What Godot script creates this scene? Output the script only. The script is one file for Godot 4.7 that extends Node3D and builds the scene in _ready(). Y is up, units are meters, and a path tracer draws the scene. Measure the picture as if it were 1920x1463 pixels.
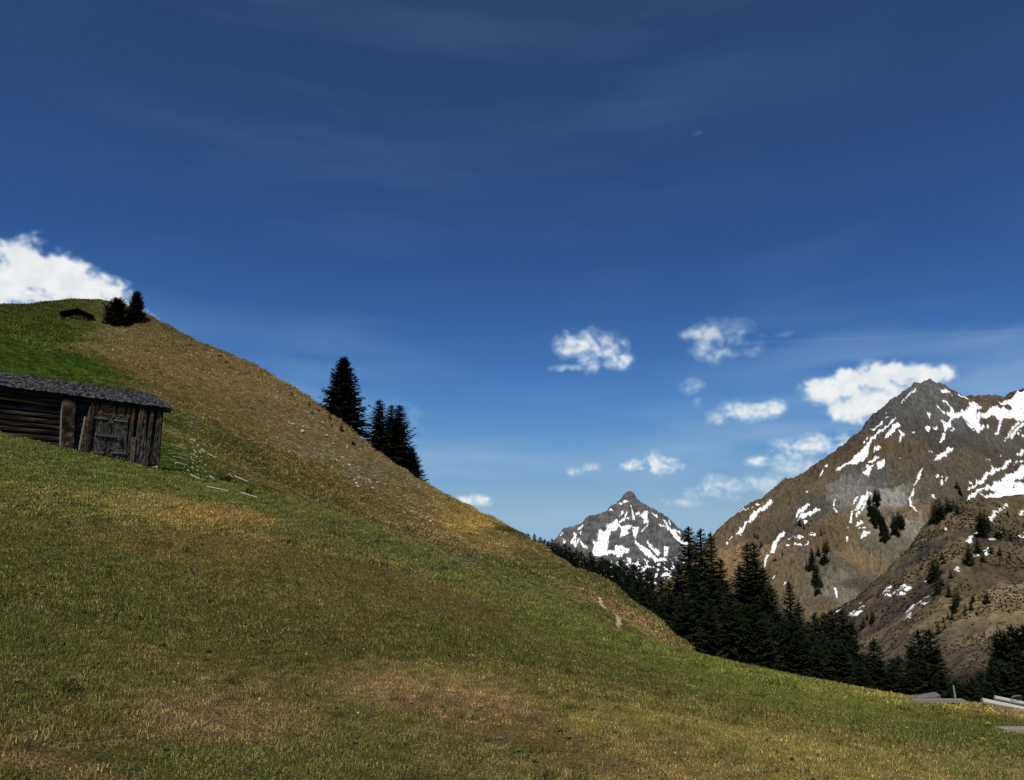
extends Node3D
# An alpine spring meadow with a log barn, a steep dry hillside, a spruce wood and snow-streaked mountains.

var rng := RandomNumberGenerator.new()
var taken := {}
var mats := {}
var ground: Land


# A smooth sheet (thin plate) through surveyed points.
class Sheet:
	var px := PackedFloat64Array()
	var pz := PackedFloat64Array()
	var w := PackedFloat64Array()
	var n := 0
	var unit := 1.0
	func _init(points: Array, u: float) -> void:
		unit = u
		n = points.size()
		var m := n + 3
		var a := []
		for i in n:
			px.append(points[i][0] / u)
			pz.append(points[i][2] / u)
		for i in m:
			var row := PackedFloat64Array()
			row.resize(m + 1)
			a.append(row)
		for i in n:
			for j in n:
				a[i][j] = kernel(px[i] - px[j], pz[i] - pz[j])
			a[i][n] = 1.0
			a[i][n + 1] = px[i]
			a[i][n + 2] = pz[i]
			a[n][i] = 1.0
			a[n + 1][i] = px[i]
			a[n + 2][i] = pz[i]
			a[i][m] = points[i][1]
		for k in m:
			var best := k
			for i in range(k + 1, m):
				if absf(a[i][k]) > absf(a[best][k]):
					best = i
			var swap: PackedFloat64Array = a[k]
			a[k] = a[best]
			a[best] = swap
			var pivot: PackedFloat64Array = a[k]
			for i in range(k + 1, m):
				var row: PackedFloat64Array = a[i]
				var f: float = row[k] / pivot[k]
				if f != 0.0:
					for j in range(k, m + 1):
						row[j] -= f * pivot[j]
					a[i] = row
		w.resize(m)
		for k in range(m - 1, -1, -1):
			var s: float = a[k][m]
			for j in range(k + 1, m):
				s -= a[k][j] * w[j]
			w[k] = s / a[k][k]
	func kernel(x: float, z: float) -> float:
		var r := x * x + z * z
		return 0.0 if r < 1e-12 else 0.5 * r * log(r)
	func at(x: float, z: float) -> float:
		var qx := x / unit
		var qz := z / unit
		var s := w[n] + w[n + 1] * qx + w[n + 2] * qz
		for i in n:
			var dx := qx - px[i]
			var dz := qz - pz[i]
			var r := dx * dx + dz * dz + 1e-12
			s += w[i] * 0.5 * r * log(r)
		return s


# Colours known at some points, blended in between.
class Tint:
	var p: Array
	func _init(points: Array) -> void:
		p = points
	func at(x: float, z: float) -> Vector3:
		var c := Vector3.ZERO
		var total := 0.0
		for q in p:
			var dx: float = x - q[0]
			var dz: float = z - q[1]
			var reach: float = q[5]
			var k := 1.0 / ((dx * dx + dz * dz) / (reach * reach) + 0.12)
			k = k * k * k
			total += k
			c += Vector3(q[2], q[3], q[4]) * k
		return c / (total * 100.0)


# A height field on a grid whose lines lie close together near the origin.
class Land:
	const A := 6.0
	const S0 := -4.55
	const T0 := -1.2
	const DS := 0.0205
	var nx := 420
	var nz := 272
	var high := PackedFloat32Array()
	var tint := PackedVector3Array()
	func x_of(i: float) -> float:
		return A * sinh(S0 + i * DS)
	func z_of(j: float) -> float:
		return -A * sinh(T0 + j * DS)
	func cell(x: float, z: float) -> Vector2:
		return Vector2((asinh(x / A) - S0) / DS, (asinh(-z / A) - T0) / DS)
	func y(x: float, z: float) -> float:
		var c := cell(x, z)
		var i := clampi(int(c.x), 0, nx - 2)
		var j := clampi(int(c.y), 0, nz - 2)
		var f := clampf(c.x - i, 0.0, 1.0)
		var g := clampf(c.y - j, 0.0, 1.0)
		var k := j * nx + i
		return lerpf(lerpf(high[k], high[k + 1], f), lerpf(high[k + nx], high[k + nx + 1], f), g)
	func point(x: float, z: float, up := 0.0) -> Vector3:
		return Vector3(x, y(x, z) + up, z)
	func colour(x: float, z: float) -> Vector3:
		var c := cell(x, z)
		var i := clampi(int(c.x), 0, nx - 2)
		var j := clampi(int(c.y), 0, nz - 2)
		var f := clampf(c.x - i, 0.0, 1.0)
		var g := clampf(c.y - j, 0.0, 1.0)
		var k := j * nx + i
		return tint[k].lerp(tint[k + 1], f).lerp(tint[k + nx].lerp(tint[k + nx + 1], f), g)
	func normal(x: float, z: float) -> Vector3:
		var e := 0.4
		return Vector3(y(x - e, z) - y(x + e, z), 2.0 * e, y(x, z - e) - y(x, z + e)).normalized()


# Triangles with a colour each corner, gathered into one mesh.
class Shape:
	var v := PackedVector3Array()
	var n := PackedVector3Array()
	var c := PackedColorArray()
	var col := Color.WHITE
	func tri(a: Vector3, b: Vector3, d: Vector3) -> void:
		var m := (d - a).cross(b - a)
		m = m.normalized() if m.length_squared() > 1e-14 else Vector3.UP
		v.append(a); v.append(b); v.append(d)
		n.append(m); n.append(m); n.append(m)
		c.append(col); c.append(col); c.append(col)
	func tri_c(a: Vector3, b: Vector3, d: Vector3, ca: Color, cb: Color, cd: Color) -> void:
		tri(a, b, d)
		var k := c.size()
		c[k - 3] = ca
		c[k - 2] = cb
		c[k - 1] = cd
	func quad(a: Vector3, b: Vector3, d: Vector3, e: Vector3) -> void:
		tri(a, b, d)
		tri(a, d, e)
	func kite(a: Vector3, b: Vector3, side: Vector3, belly := 0.45) -> void:
		var m := a.lerp(b, belly)
		tri(a, m + side, b)
		tri(a, b, m - side)
	# eight corners: bottom ring 0-3, top ring 4-7, both clockwise seen from above
	func hull(p: Array) -> void:
		quad(p[4], p[5], p[6], p[7])
		quad(p[3], p[2], p[1], p[0])
		for k in 4:
			var m := (k + 1) % 4
			quad(p[k], p[m], p[m + 4], p[k + 4])
	func box(at: Vector3, size: Vector3, basis := Basis.IDENTITY) -> void:
		var h := size * 0.5
		var p := []
		for y in [-h.y, h.y]:
			for q in [Vector2(-h.x, -h.z), Vector2(h.x, -h.z), Vector2(h.x, h.z), Vector2(-h.x, h.z)]:
				p.append(at + basis * Vector3(q.x, y, q.y))
		hull(p)
	# a rod from a to b with k sides and closed ends
	func rod(a: Vector3, b: Vector3, ra: float, rb: float, k := 6, turn := 0.0) -> void:
		var d := (b - a).normalized()
		var s := d.cross(Vector3.UP if absf(d.y) < 0.9 else Vector3.RIGHT).normalized()
		var t := d.cross(s)
		for i in k:
			var f := TAU * i / k + turn
			var g := TAU * (i + 1) / k + turn
			var u := s * cos(f) + t * sin(f)
			var w := s * cos(g) + t * sin(g)
			quad(a + u * ra, a + w * ra, b + w * rb, b + u * rb)
			tri(a, a + w * ra, a + u * ra)
			tri(b, b + u * rb, b + w * rb)
	func mesh() -> ArrayMesh:
		var arrays := []
		arrays.resize(Mesh.ARRAY_MAX)
		arrays[Mesh.ARRAY_VERTEX] = v
		arrays[Mesh.ARRAY_NORMAL] = n
		arrays[Mesh.ARRAY_COLOR] = c
		var m := ArrayMesh.new()
		m.add_surface_from_arrays(Mesh.PRIMITIVE_TRIANGLES, arrays)
		return m


# surveyed points of the meadow and the hill: east, height, south (metres)
const MEADOW_POINTS := [
	[-2.23,0.47,-3.5],[-3.21,0.51,-4.95],[-4.71,0.73,-7.14],[-7.51,1.22,-11.21],[-10.65,2.04,-15.73],[-1.81,0.27,-4.13],[-2.6,0.32,-5.82],[-3.86,0.56,-8.51],
	[-6.05,1.06,-13.16],[-8.63,1.86,-18.59],[-11.4,2.63,-24.45],[-1.11,0.11,-4.64],[-1.62,0.14,-6.65],[-2.5,0.37,-10.12],[-3.88,0.75,-15.5],[-6.37,1.78,-25.21],
	[-5.01,1.23,-27.54],[-3.1,0.27,-27.8],[0,-0.02,-5.04],[0,-0.09,-7.1],[0,-0.22,-10.85],[0,-0.45,-16.88],[0,-0.96,-27.88],[0.85,-0.13,-5.36],
	[1.32,-0.35,-8.17],[2.22,-0.94,-13.59],[4.48,-2.68,-27.31],[2.07,-0.26,-5.77],[3.24,-0.76,-8.94],[5.36,-1.72,-14.71],[9.45,-3.65,-25.83],[3.21,-0.38,-6.13],
	[5.23,-1.07,-9.89],[10.13,-2.78,-19.03],[4.04,-0.45,-6.35],[6.3,-1.18,-9.83],[10.64,-2.37,-16.47],[-14.22,3.12,-39.49],[-10.79,1.85,-42.66],[-8.23,0.93,-45.25],
	[-3.57,-1.52,-46.76],[1.32,-3.41,-47.72],[6.38,-5.51,-49.08],[-24.19,7.58,-54.58],[-20.01,5.27,-52.18],[-17.8,4.01,-57.25],[-14.04,2.06,-64.49],[-7.77,-0.3,-69.54],
	[-0.47,-2.56,-67.87],[6.23,-4.76,-69.43],[7.39,-5.46,-63.18],[9.58,-6.39,-60.73],[-42.85,15.9,-83.57],[-33.84,12.29,-77.24],[-27.42,9.51,-80.07],[-22.22,7.1,-87.04],
	[-15.34,4.15,-90.68],[-7.3,0.65,-94.71],[-0.6,-2.15,-85.92],[2.77,-3.62,-79.78],[-47.95,13.68,-69.13],[-41.05,12.46,-67.8],[-70.42,25.49,-100.48],[-64.87,26.11,-109.96],
	[-65.16,29.41,-120.75],[-53.18,24.1,-116.47],[-40.25,17.19,-109.82],[-29.96,12.51,-110.49],[-92.81,36.9,-131.78],[-87.22,39.46,-143.33],[-79.07,40.08,-147.82],[-67.93,34.11,-141.17],
	[-109.56,45.86,-155.12],[-102.37,48.35,-161.69],[-92.33,49.08,-165.06],[-81.59,46,-163.45],[-70.34,40.29,-157.75],[-59.5,34.77,-151.38],[-48.22,28.51,-144.83],[-35.48,21.27,-137.12],
	[-25.03,13.98,-130.04],[-15.64,7.2,-122.88],[-7.32,2.84,-115.76],[0,-0.85,-108.97],[6.64,-4,-95.61],[11.44,-6.33,-82.84],[13.15,-7.43,-72.26],[12.31,-7.57,-64.19],
	[-124.17,42.86,-175.8],[-152.83,33.86,-216.38],[-115.88,45.35,-183.03],[-142.49,36.35,-225.06],[-104.64,46.08,-187.07],[-128.94,37.08,-230.52],[-92.87,35,-186.05],[-115.09,16,-230.55],
	[-80.67,29.29,-180.92],[-100.88,10.29,-226.25],[-68.81,23.77,-175.09],[-86.93,4.77,-221.18],[-56.31,17.51,-169.12],[-71.92,-1.49,-215.99],[-41.93,10.27,-162.06],[-54.27,-8.73,-209.73],
	[-29.93,2.98,-155.46],[-39.21,-16.02,-203.68],[-18.92,-3.8,-148.65],[-25.11,-22.8,-197.28],[-8.97,-8.16,-141.71],[-12.06,-27.16,-190.61],[0,-11.85,-134.97],[0,-30.85,-183.97],
	[8.44,-15,-121.5],[11.84,-34,-170.43],[14.98,-17.33,-108.48],[21.69,-36.33,-157.13],[17.77,-18.43,-97.65],[26.58,-37.43,-146.05],[17.15,-18.57,-89.48],[26.43,-37.57,-137.85],
	[-14.03,3.43,-30.7],[-15.72,3.85,-27.99],[-17.31,4.38,-25.45],[-18.9,4.73,-22.9],[-18.18,3.93,-31.88],[-20.83,4.73,-27.64],[-14.27,3.53,-34.75],[-24,5.6,-16],
	[-50,13,-38],[-8,1.7,-4],[-10,2,6],[0,0.1,0],[0,0.3,6],[8,-1.2,4],[-105,32,-70],[-170,58,-110],
	[10,-1.3,-3],[14,-9.3,-45],[24,-15,-70],[34,-23,-100],[48,-34,-140],[60,-46,-180],[26,-10,-40],[40,-20,-62],
	[58,-32,-90],[80,-46,-125],[110,-60,-165],[22,-6.5,-22],[40,-15,-34],[70,-32,-55],[110,-50,-80],[150,-65,-110],
	[20,-4,-8],[50,-15,-5],[90,-30,-10],[19,-14,-57],[16,-12.5,-63],[21,-17,-80],[24,-21,-112],[20,-22,-150],
	[0,-12,-170],[30,-34,-220],[-20,-2,-185],[90,-62,-230],[-60,14,-260],[0,-45,-300],[-60,-12,-300],[40,-62,-300],
	[-120,30,-290],[-200,50,-280]
]
# colour of the turf at surveyed points: east, south, red, green, blue (percent of light), reach
const MEADOW_COLOURS := [
	[-2.33,-3.84,4.97,4.97,1.4,0.61],[-2.27,-4.11,13.37,8.73,4.01,0.63],[-2.08,-4.39,5.47,5.17,1.64,0.64],[-3.44,-5.88,5.68,5.37,1.75,0.78],[-2.6,-5.83,6.13,5.58,1.86,0.75],
	[-3.87,-8.53,6.61,6.03,1.98,0.96],[-6.37,-10.65,6.87,6.26,1.98,1.17],[-9.71,-15.17,7.68,7.01,2.11,1.56],[-6.87,-14.9,8.88,7.01,2.11,1.45],[-8.51,-20.84,12.33,9.37,2.86,1.88],
	[-7.55,-20.28,13.81,9.37,2.86,1.82],[-5.76,-17.91,9.54,7.28,2.39,1.62],[-10.08,-20.13,11.34,9.37,2.86,1.88],[-12.27,-20.14,7.13,7.28,1.86,1.95],[-12.33,-23.86,6.61,6.88,1.8,2.18],
	[-10.85,-25.19,7.4,7.14,1.98,2.22],[-8.41,-24.36,7.13,6.75,1.98,2.1],[-5.41,-19.34,6.61,6.03,1.86,1.71],[-5.42,-22.75,6.13,5.8,1.86,1.94],[-4.45,-22.73,6.13,6.03,2.11,1.92],
	[-3.11,-17.22,7.13,6.03,2.11,1.52],[-2.99,-12.74,7.4,6.26,2.11,1.22],[-1.81,-16.41,8.26,6.5,2.39,1.46],[-1.14,-15.1,6.61,5.37,1.98,1.36],[-0.89,-21.5,6.37,6.03,1.75,1.81],
	[0.51,-18.47,6.37,6.26,1.64,1.59],[1.67,-17.43,6.61,6.75,1.64,1.53],[2.62,-16.06,7.4,7.28,1.75,1.44],[4.19,-15.87,7.68,7.83,1.86,1.45],[5.35,-14.67,8.26,8.12,1.98,1.39],
	[6.63,-14.28,8.57,8.12,2.11,1.4],[6.94,-13.07,7.68,7.28,1.86,1.34],[7.14,-11.97,6.87,6.5,1.75,1.28],[6.61,-10.52,6.13,6.26,1.64,1.17],[8.67,-14.5,12.12,9.05,3.21,1.48],
	[8.65,-14,12.12,9.05,3.21,1.45],[-2.13,-8.67,6.13,5.37,1.86,0.93],[-1.01,-9.25,6.13,5.37,1.75,0.95],[-0.07,-10.22,5.9,5.58,1.54,1.02],[0.22,-7.99,8.57,7.01,2.25,0.86],
	[-0.27,-6.71,12.53,8.42,3.59,0.77],[0.16,-6.07,9.88,7.28,2.54,0.73],[0.53,-5.65,9.88,7.55,2.54,0.7],[1.16,-7.2,9.21,7.55,2.25,0.81],[2.09,-8,9.88,8.12,2.39,0.88],
	[2.59,-7.18,10.96,8.73,2.69,0.83],[3.22,-7,10.96,8.73,2.86,0.84],[3.97,-7.1,9.54,8.12,2.69,0.87],[-1.07,-6.11,6.87,6.03,1.98,0.73],[-1.84,-5.95,7.97,6.03,2.54,0.74],
	[-2.04,-5.63,11.34,7.83,3.59,0.72],[-1.19,-4.95,5.9,5.58,1.75,0.66],[-1.72,-4.62,5.68,5.58,1.64,0.64],[-0.56,-5.21,7.4,6.26,2.25,0.67],[-83.34,-126.54,4.58,5.05,1.14,10.91],
	[-89.94,-142.55,4.05,4.34,1.02,12.1],[-64.81,-97.8,4.31,5.51,1.08,8.51],[-70.22,-118.74,3.55,5.05,0.9,9.96],[-60.13,-106.12,3.55,5.2,0.9,8.84],[-81.77,-141.43,3.55,4.9,0.75,11.74],
	[-54.77,-83.86,4.05,6.16,0.85,7.31],[-55.17,-100.16,3.55,6.16,0.75,8.3],[-41.55,-81.09,4.31,5.83,1.08,6.68],[-34.68,-74.24,4.86,6.16,1.08,6.04],[-29.18,-64.19,4.05,6.16,1.21,5.24],
	[-20.26,-46.33,4.58,6.16,1.34,3.84],[-17.19,-41.85,4.31,5.51,1.08,3.47],[-65.31,-126.16,12.6,8.78,3.93,10.24],[-72.28,-149.65,8.59,6.5,2.54,11.93],[-76.08,-142.57,11.63,9.2,3.93,11.61],
	[-62.86,-117.44,11.63,9.2,3.93,9.62],[-56.96,-112.15,11.63,8.38,3.68,9.1],[-55.54,-121.34,11.63,7.98,3.43,9.64],[-47.35,-116.96,12.6,8.78,3.93,9.13],[-50.78,-108.06,11.63,8.38,3.43,8.66],
	[-37.25,-86.34,10.7,7.98,3.19,6.88],[-41.17,-112.2,12.11,8.78,3.93,8.67],[-36.22,-114.68,12.6,9.2,4.48,8.72],[-29.4,-114.34,12.11,9.2,4.48,8.56],[-32.16,-80.12,10.26,7.59,3.19,6.34],
	[-22.42,-55.19,7.45,6.5,2.34,4.47],[-26.59,-69.01,6.74,5.83,2.15,5.48],[-22.13,-64.92,7.45,6.16,2.15,5.1],[-21.86,-77.05,8.99,6.86,2.54,5.91],[-23.23,-102.23,11.63,9.63,5.38,7.64],
	[-18.27,-99.32,11.63,8.78,3.93,7.37],[-16.85,-70.3,9.83,7.59,2.97,5.36],[-14.75,-49.8,6.74,5.51,1.8,3.94],[-13.24,-78.52,9.83,7.22,2.75,5.87],[-10.12,-80.27,11.63,8.78,3.68,5.96],
	[-10.07,-102.13,14.67,10.99,3.68,7.48],[-7,-99.72,21.35,15.14,4.48,7.3],[-3.98,-94.91,18.75,13.5,4.2,6.95],[-0.61,-87.03,15.22,10.99,3.93,6.39],[-3.13,-75.07,10.7,8.38,3.19,5.56],
	[0.87,-63.03,6.4,6.16,2.34,4.71],[4.09,-65.76,8.99,7.98,2.97,4.91],[6.59,-79.18,7.45,6.5,2.34,5.86],[7.97,-72.1,7.45,6.86,2.34,5.38],[9.38,-64.92,9.83,7.59,2.97,4.89],
	[10.68,-62.33,13.61,9.63,3.93,4.73],[6.42,-55.03,7.09,6.86,2.15,4.18],[1.52,-54.91,6.74,6.68,2.34,4.15],[-2.35,-56.44,7.45,7.04,2.75,4.25],[0,-93.45,4.05,4.34,1.49,6.84],
	[60,-100,2.5,2.6,1,16],[100,-60,2.5,2.6,1,16],[50,-150,2.5,2.6,1,12],[20,-190,4,4,1.5,8],[-60,-230,6,5.5,2,14],
	[-100,-240,6,5.5,2,14],[24,-75,3,3.2,1.2,6],[32,-55,3.5,4,1.3,6],[0,0,5.5,5,2,1.2],[-150,-90,5.5,5.5,1.6,25],
]
const MOUNTAIN_POINTS := [
	[292,-190,-1766],[377,-143,-1805],[436,-99,-1846],[487,-63,-1887],[520,-34,-1931],[558,-5,-1941],[606,22,-1958],[653,50,-1964],
	[712,92,-1974],[756,108,-1978],[811,138,-1987],[874,172,-2012],[931,214,-2037],[1001,261,-2054],[1027,296,-2071],[1106,338,-2103],
	[1155,367,-2118],[1192,384,-2118],[1213,381,-2118],[1254,369,-2131],[1303,354,-2151],[1347,347,-2173],[1402,345,-2186],[1446,348,-2181],
	[1490,366,-2173],[1566,396,-2164],[1701,429,-2131],[1836,388,-2079],[1982,289,-2028],[2176,183,-1983],[375,-161,-1599],[438,-110,-1639],
	[460,-152,-1420],[521,-165,-1267],[516,-125,-1435],[579,-83,-1543],[557,-46,-1732],[610,-22,-1778],[717,-10,-1705],[814,52,-1804],
	[787,-15,-1652],[647,-108,-1459],[713,-72,-1541],[579,-136,-1355],[787,-31,-1596],[877,38,-1741],[833,-9,-1618],[1015,116,-1812],
	[1152,192,-1923],[1135,260,-2030],[1314,216,-2021],[1263,93,-1860],[1025,14,-1659],[1146,14,-1700],[984,133,-1873],[902,120,-1870],
	[685,15,-1804],[981,49,-1696],[1412,91,-1814],[1219,-31,-1585],[792,-90,-1501],[897,-80,-1500],[937,-123,-1413],[465,-212,-1141],
	[389,-217,-1168],[290,-208,-1250],[1543,25,-1637],[1254,-118,-1354],[1685,-30,-1565],[333,-340,-2012],[494,-249,-2090],[585,-184,-2172],
	[680,-128,-2197],[797,-58,-2209],[905,-12,-2218],[1035,64,-2265],[1138,146,-2295],[1275,217,-2338],[1337,231,-2335],[1433,204,-2365],
	[1537,195,-2397],[1631,216,-2379],[1857,279,-2326],[2157,139,-2207]
]
const SPUR_POINTS := [
	[388,-154,-1050],[411,-135,-1033],[446,-107,-1011],[469,-82,-997],[490,-62,-994],[513,-43,-995],[537,-21,-1005],[559,-2,-1016],
	[581,13,-1027],[608,21,-1046],[637,23,-1064],[685,22,-1093],[725,17,-1115],[766,15,-1136],[837,6,-1147],[924,-2,-1156],
	[1039,-21,-1109],[1124,-35,-1081],[398,-119,-854],[435,-85,-852],[495,-46,-868],[581,-17,-934],[645,-24,-952],[322,-129,-698],
	[365,-107,-703],[424,-78,-733],[517,-58,-795],[271,-121,-544],[318,-103,-557],[403,-87,-626],[301,-102,-460],[315,-149,-775],
	[268,-160,-736],[360,-140,-879],[706,-42,-906],[452,-90,-591],[331,-103,-439],[222,-132,-451],[232,-114,-392],[220,-156,-558],
	[615,2,-1007],[677,-2,-1027],[537,-18,-948],[469,-65,-926],[604,-100,-660],[395,-109,-438],[784,-92,-766],[426,-229,-1153],
	[490,-182,-1111],[538,-137,-1093],[589,-96,-1102],[635,-62,-1123],[693,-52,-1158],[785,-58,-1207],[902,-69,-1236],[1114,-96,-1189],
]
const PEAK_POINTS := [
	[0,-304,-4991],[139,-237,-4992],[244,-175,-4991],[286,-138,-4990],[328,-90,-4988],[392,-66,-5004],[468,-35,-5018],[494,-4,-5026],
	[554,10,-5030],[599,24,-5045],[628,34,-5051],[645,59,-5069],[691,77,-5093],[712,99,-5110],[750,135,-5144],[775,154,-5160],
	[809,161,-5165],[833,154,-5156],[842,128,-5130],[859,106,-5107],[895,80,-5071],[949,45,-5041],[998,17,-5022],[1032,-14,-5005],
	[1082,-62,-4984],[1110,-90,-4977],[1155,-130,-4966],[1270,-234,-4934],[1485,-330,-4868],[338,-197,-4844],[477,-131,-4875],[582,-98,-4895],
	[623,-191,-4705],[521,-238,-4685],[737,-96,-4793],[773,38,-5000],[792,-160,-4731],[909,-97,-4814],[733,-249,-4585],[939,-221,-4651],
	[1018,-279,-4580],[609,-342,-4395],[372,-333,-4472],[834,-350,-4306],[1014,-380,-4316],[1246,-436,-4302],[62,-424,-4479],[513,-475,-4141],
	[844,-469,-4087],[658,-48,-4946],[876,-48,-4902],[687,-129,-4799],[1011,-130,-4824],[282,-160,-4929],[324,-112,-4928],[387,-89,-4944],
	[462,-59,-4958],[487,-28,-4966],[547,-14,-4970],[591,0,-4985],[620,10,-4992],[637,34,-5010],[683,52,-5034],[703,73,-5051],
	[741,109,-5085],[766,127,-5101],[799,134,-5106],[823,127,-5098],[832,102,-5071],[849,80,-5049],[884,55,-5012],[938,20,-4983],
	[985,-7,-4963],[1019,-38,-4946],[1068,-85,-4925],[1096,-112,-4918],[1140,-152,-4907],[288,-172,-5035],[331,-124,-5033],[396,-100,-5049],
	[472,-69,-5063],[498,-38,-5071],[559,-24,-5074],[604,-10,-5089],[634,0,-5096],[651,25,-5113],[697,43,-5137],[718,65,-5154],
	[757,101,-5188],[782,120,-5204],[816,127,-5209],[840,120,-5200],[849,94,-5174],[867,72,-5152],[903,46,-5115],[958,11,-5085],
	[1006,-17,-5066],[1041,-48,-5049],[1091,-96,-5028],[1120,-124,-5021],[1165,-164,-5010],[0,-524,-5291],[258,-395,-5291],[348,-310,-5288],
	[496,-255,-5317],[587,-210,-5328],[665,-186,-5349],[732,-143,-5390],[794,-85,-5441],[855,-59,-5461],[891,-92,-5426],[948,-140,-5366],
	[1056,-203,-5316],[1145,-282,-5277],[1223,-350,-5258],[1573,-550,-5155]
]
const MOUNTAIN_COLOURS := [
	[1173,-2089,11.44,10.95,10.22,44.34],[1095,-2058,9.08,8.65,8.02,43.14],[1017,-2014,7.62,7.23,6.85,41.76],[1206,-2047,10.22,9.76,9.31,43.97],[1263,-2028,8.02,6.85,5.13,44.21],
	[1276,-2007,9.08,8.44,7.04,44.02],[1111,-1944,7.62,6.48,4.82,41.43],[1085,-1993,8.02,7.23,6.12,41.99],[934,-1929,11.44,7.62,3.82,39.66],[1000,-1946,10.7,7.62,4.23,40.49],
	[897,-1967,8.44,5.78,2.96,40.01],[812,-1909,10.7,7.23,3.69,38.39],[721,-1891,11.44,7.82,3.95,37.45],[627,-1858,12.21,8.44,4.23,36.28],[571,-1851,12.74,8.87,4.52,35.85],
	[514,-1795,15,9.76,4.23,34.56],[476,-1632,25.42,15,4.82,31.47],[569,-1770,10.22,7.23,4.23,34.4],[623,-1713,8.87,7.23,4.82,33.74],[703,-1816,9.31,8.02,6.12,36.03],
	[665,-1854,11.7,8.02,4.23,36.45],[650,-1608,12.74,8.44,3.82,32.09],[627,-1506,11.7,9.76,5.78,30.19],[750,-1673,16.2,9.76,3.82,33.93],[698,-1539,21.59,12.74,4.23,31.28],
	[733,-1547,12.74,10.7,7.04,31.68],[823,-1822,18.12,16.51,15,36.99],[859,-1835,14.13,13.56,13.56,37.49],[887,-1831,8.87,8.44,8.44,37.65],[873,-1758,25.42,23.84,20.86,36.33],
	[820,-1652,23.07,21.59,18.78,34.14],[857,-1671,18.12,11.19,3.95,34.76],[942,-1798,9.76,7.62,4.52,37.56],[953,-1731,10.22,8.44,5.78,36.56],[1024,-1765,9.31,7.62,5.45,37.76],
	[1112,-1824,10.7,8.44,5.13,39.53],[1131,-1796,8.87,7.23,4.52,39.28],[1266,-1936,8.02,6.48,4.52,42.81],[604,-1431,16.2,14.7,10.7,28.75],[579,-1354,16.2,14.41,10.7,27.26],
	[622,-1406,8.02,6.48,4.82,28.45],[540,-1341,14.13,10.22,4.82,26.75],[525,-1458,14.13,10.22,4.82,28.67],[504,-1515,14.13,9.76,4.52,29.55],[693,-1652,12.21,8.02,3.69,33.14],
	[1101,-1701,10.22,7.23,2.96,37.5],[1025,-1674,8.02,5.45,2.52,36.32],[1360,-2123,11.44,7.62,4.52,46.66],[1403,-2118,10.7,7.23,4.23,47.01]
]
const SPUR_COLOURS := [
	[604,-1022,9.76,6.85,2.73,21.97],[550,-981,15.59,10.7,4.52,20.82],[496,-963,12.74,9.31,4.52,20.04],[452,-961,11.44,7.62,3.95,19.65],[415,-942,9.08,6.12,3.82,19.04],
	[448,-901,14.13,10.22,4.52,18.63],[472,-896,17.14,12.21,4.82,18.75],[514,-900,16.2,11.19,4.52,19.17],[498,-935,6.12,5.45,4.23,19.61],[565,-909,6.12,4.52,2.96,19.81],
	[640,-1004,10.22,7.62,3.43,22.04],[684,-1037,11.7,8.44,3.43,22.99],[559,-854,12.74,9.31,3.95,18.88],[513,-830,8.44,5.78,3.43,18.05],[471,-810,12.74,8.87,4.23,17.34],
	[445,-827,6.48,4.82,3.69,17.39],[411,-855,9.08,6.12,4.23,17.55],[387,-910,5.45,3.82,2.73,18.3],[375,-808,18.78,12.74,6.48,16.48],[382,-754,11.44,8.02,4.52,15.64],
	[405,-736,20.51,14.13,5.78,15.55],[412,-697,18.78,13.29,5.45,14.98],[455,-717,22.32,15.59,6.12,15.71],[435,-666,21.59,15,6.12,14.72],[366,-654,14.13,9.76,5.45,13.86],
	[371,-624,20.51,14.41,6.12,13.43],[319,-558,11.44,8.44,5.13,11.9],[293,-541,4.23,3.19,2.52,11.38],[347,-566,10.22,7.62,4.52,12.29],[331,-705,12.74,8.87,5.45,14.42],
	[327,-650,10.22,7.23,4.82,13.47],[293,-487,3.19,2.73,1.94,10.52]
]
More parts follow.
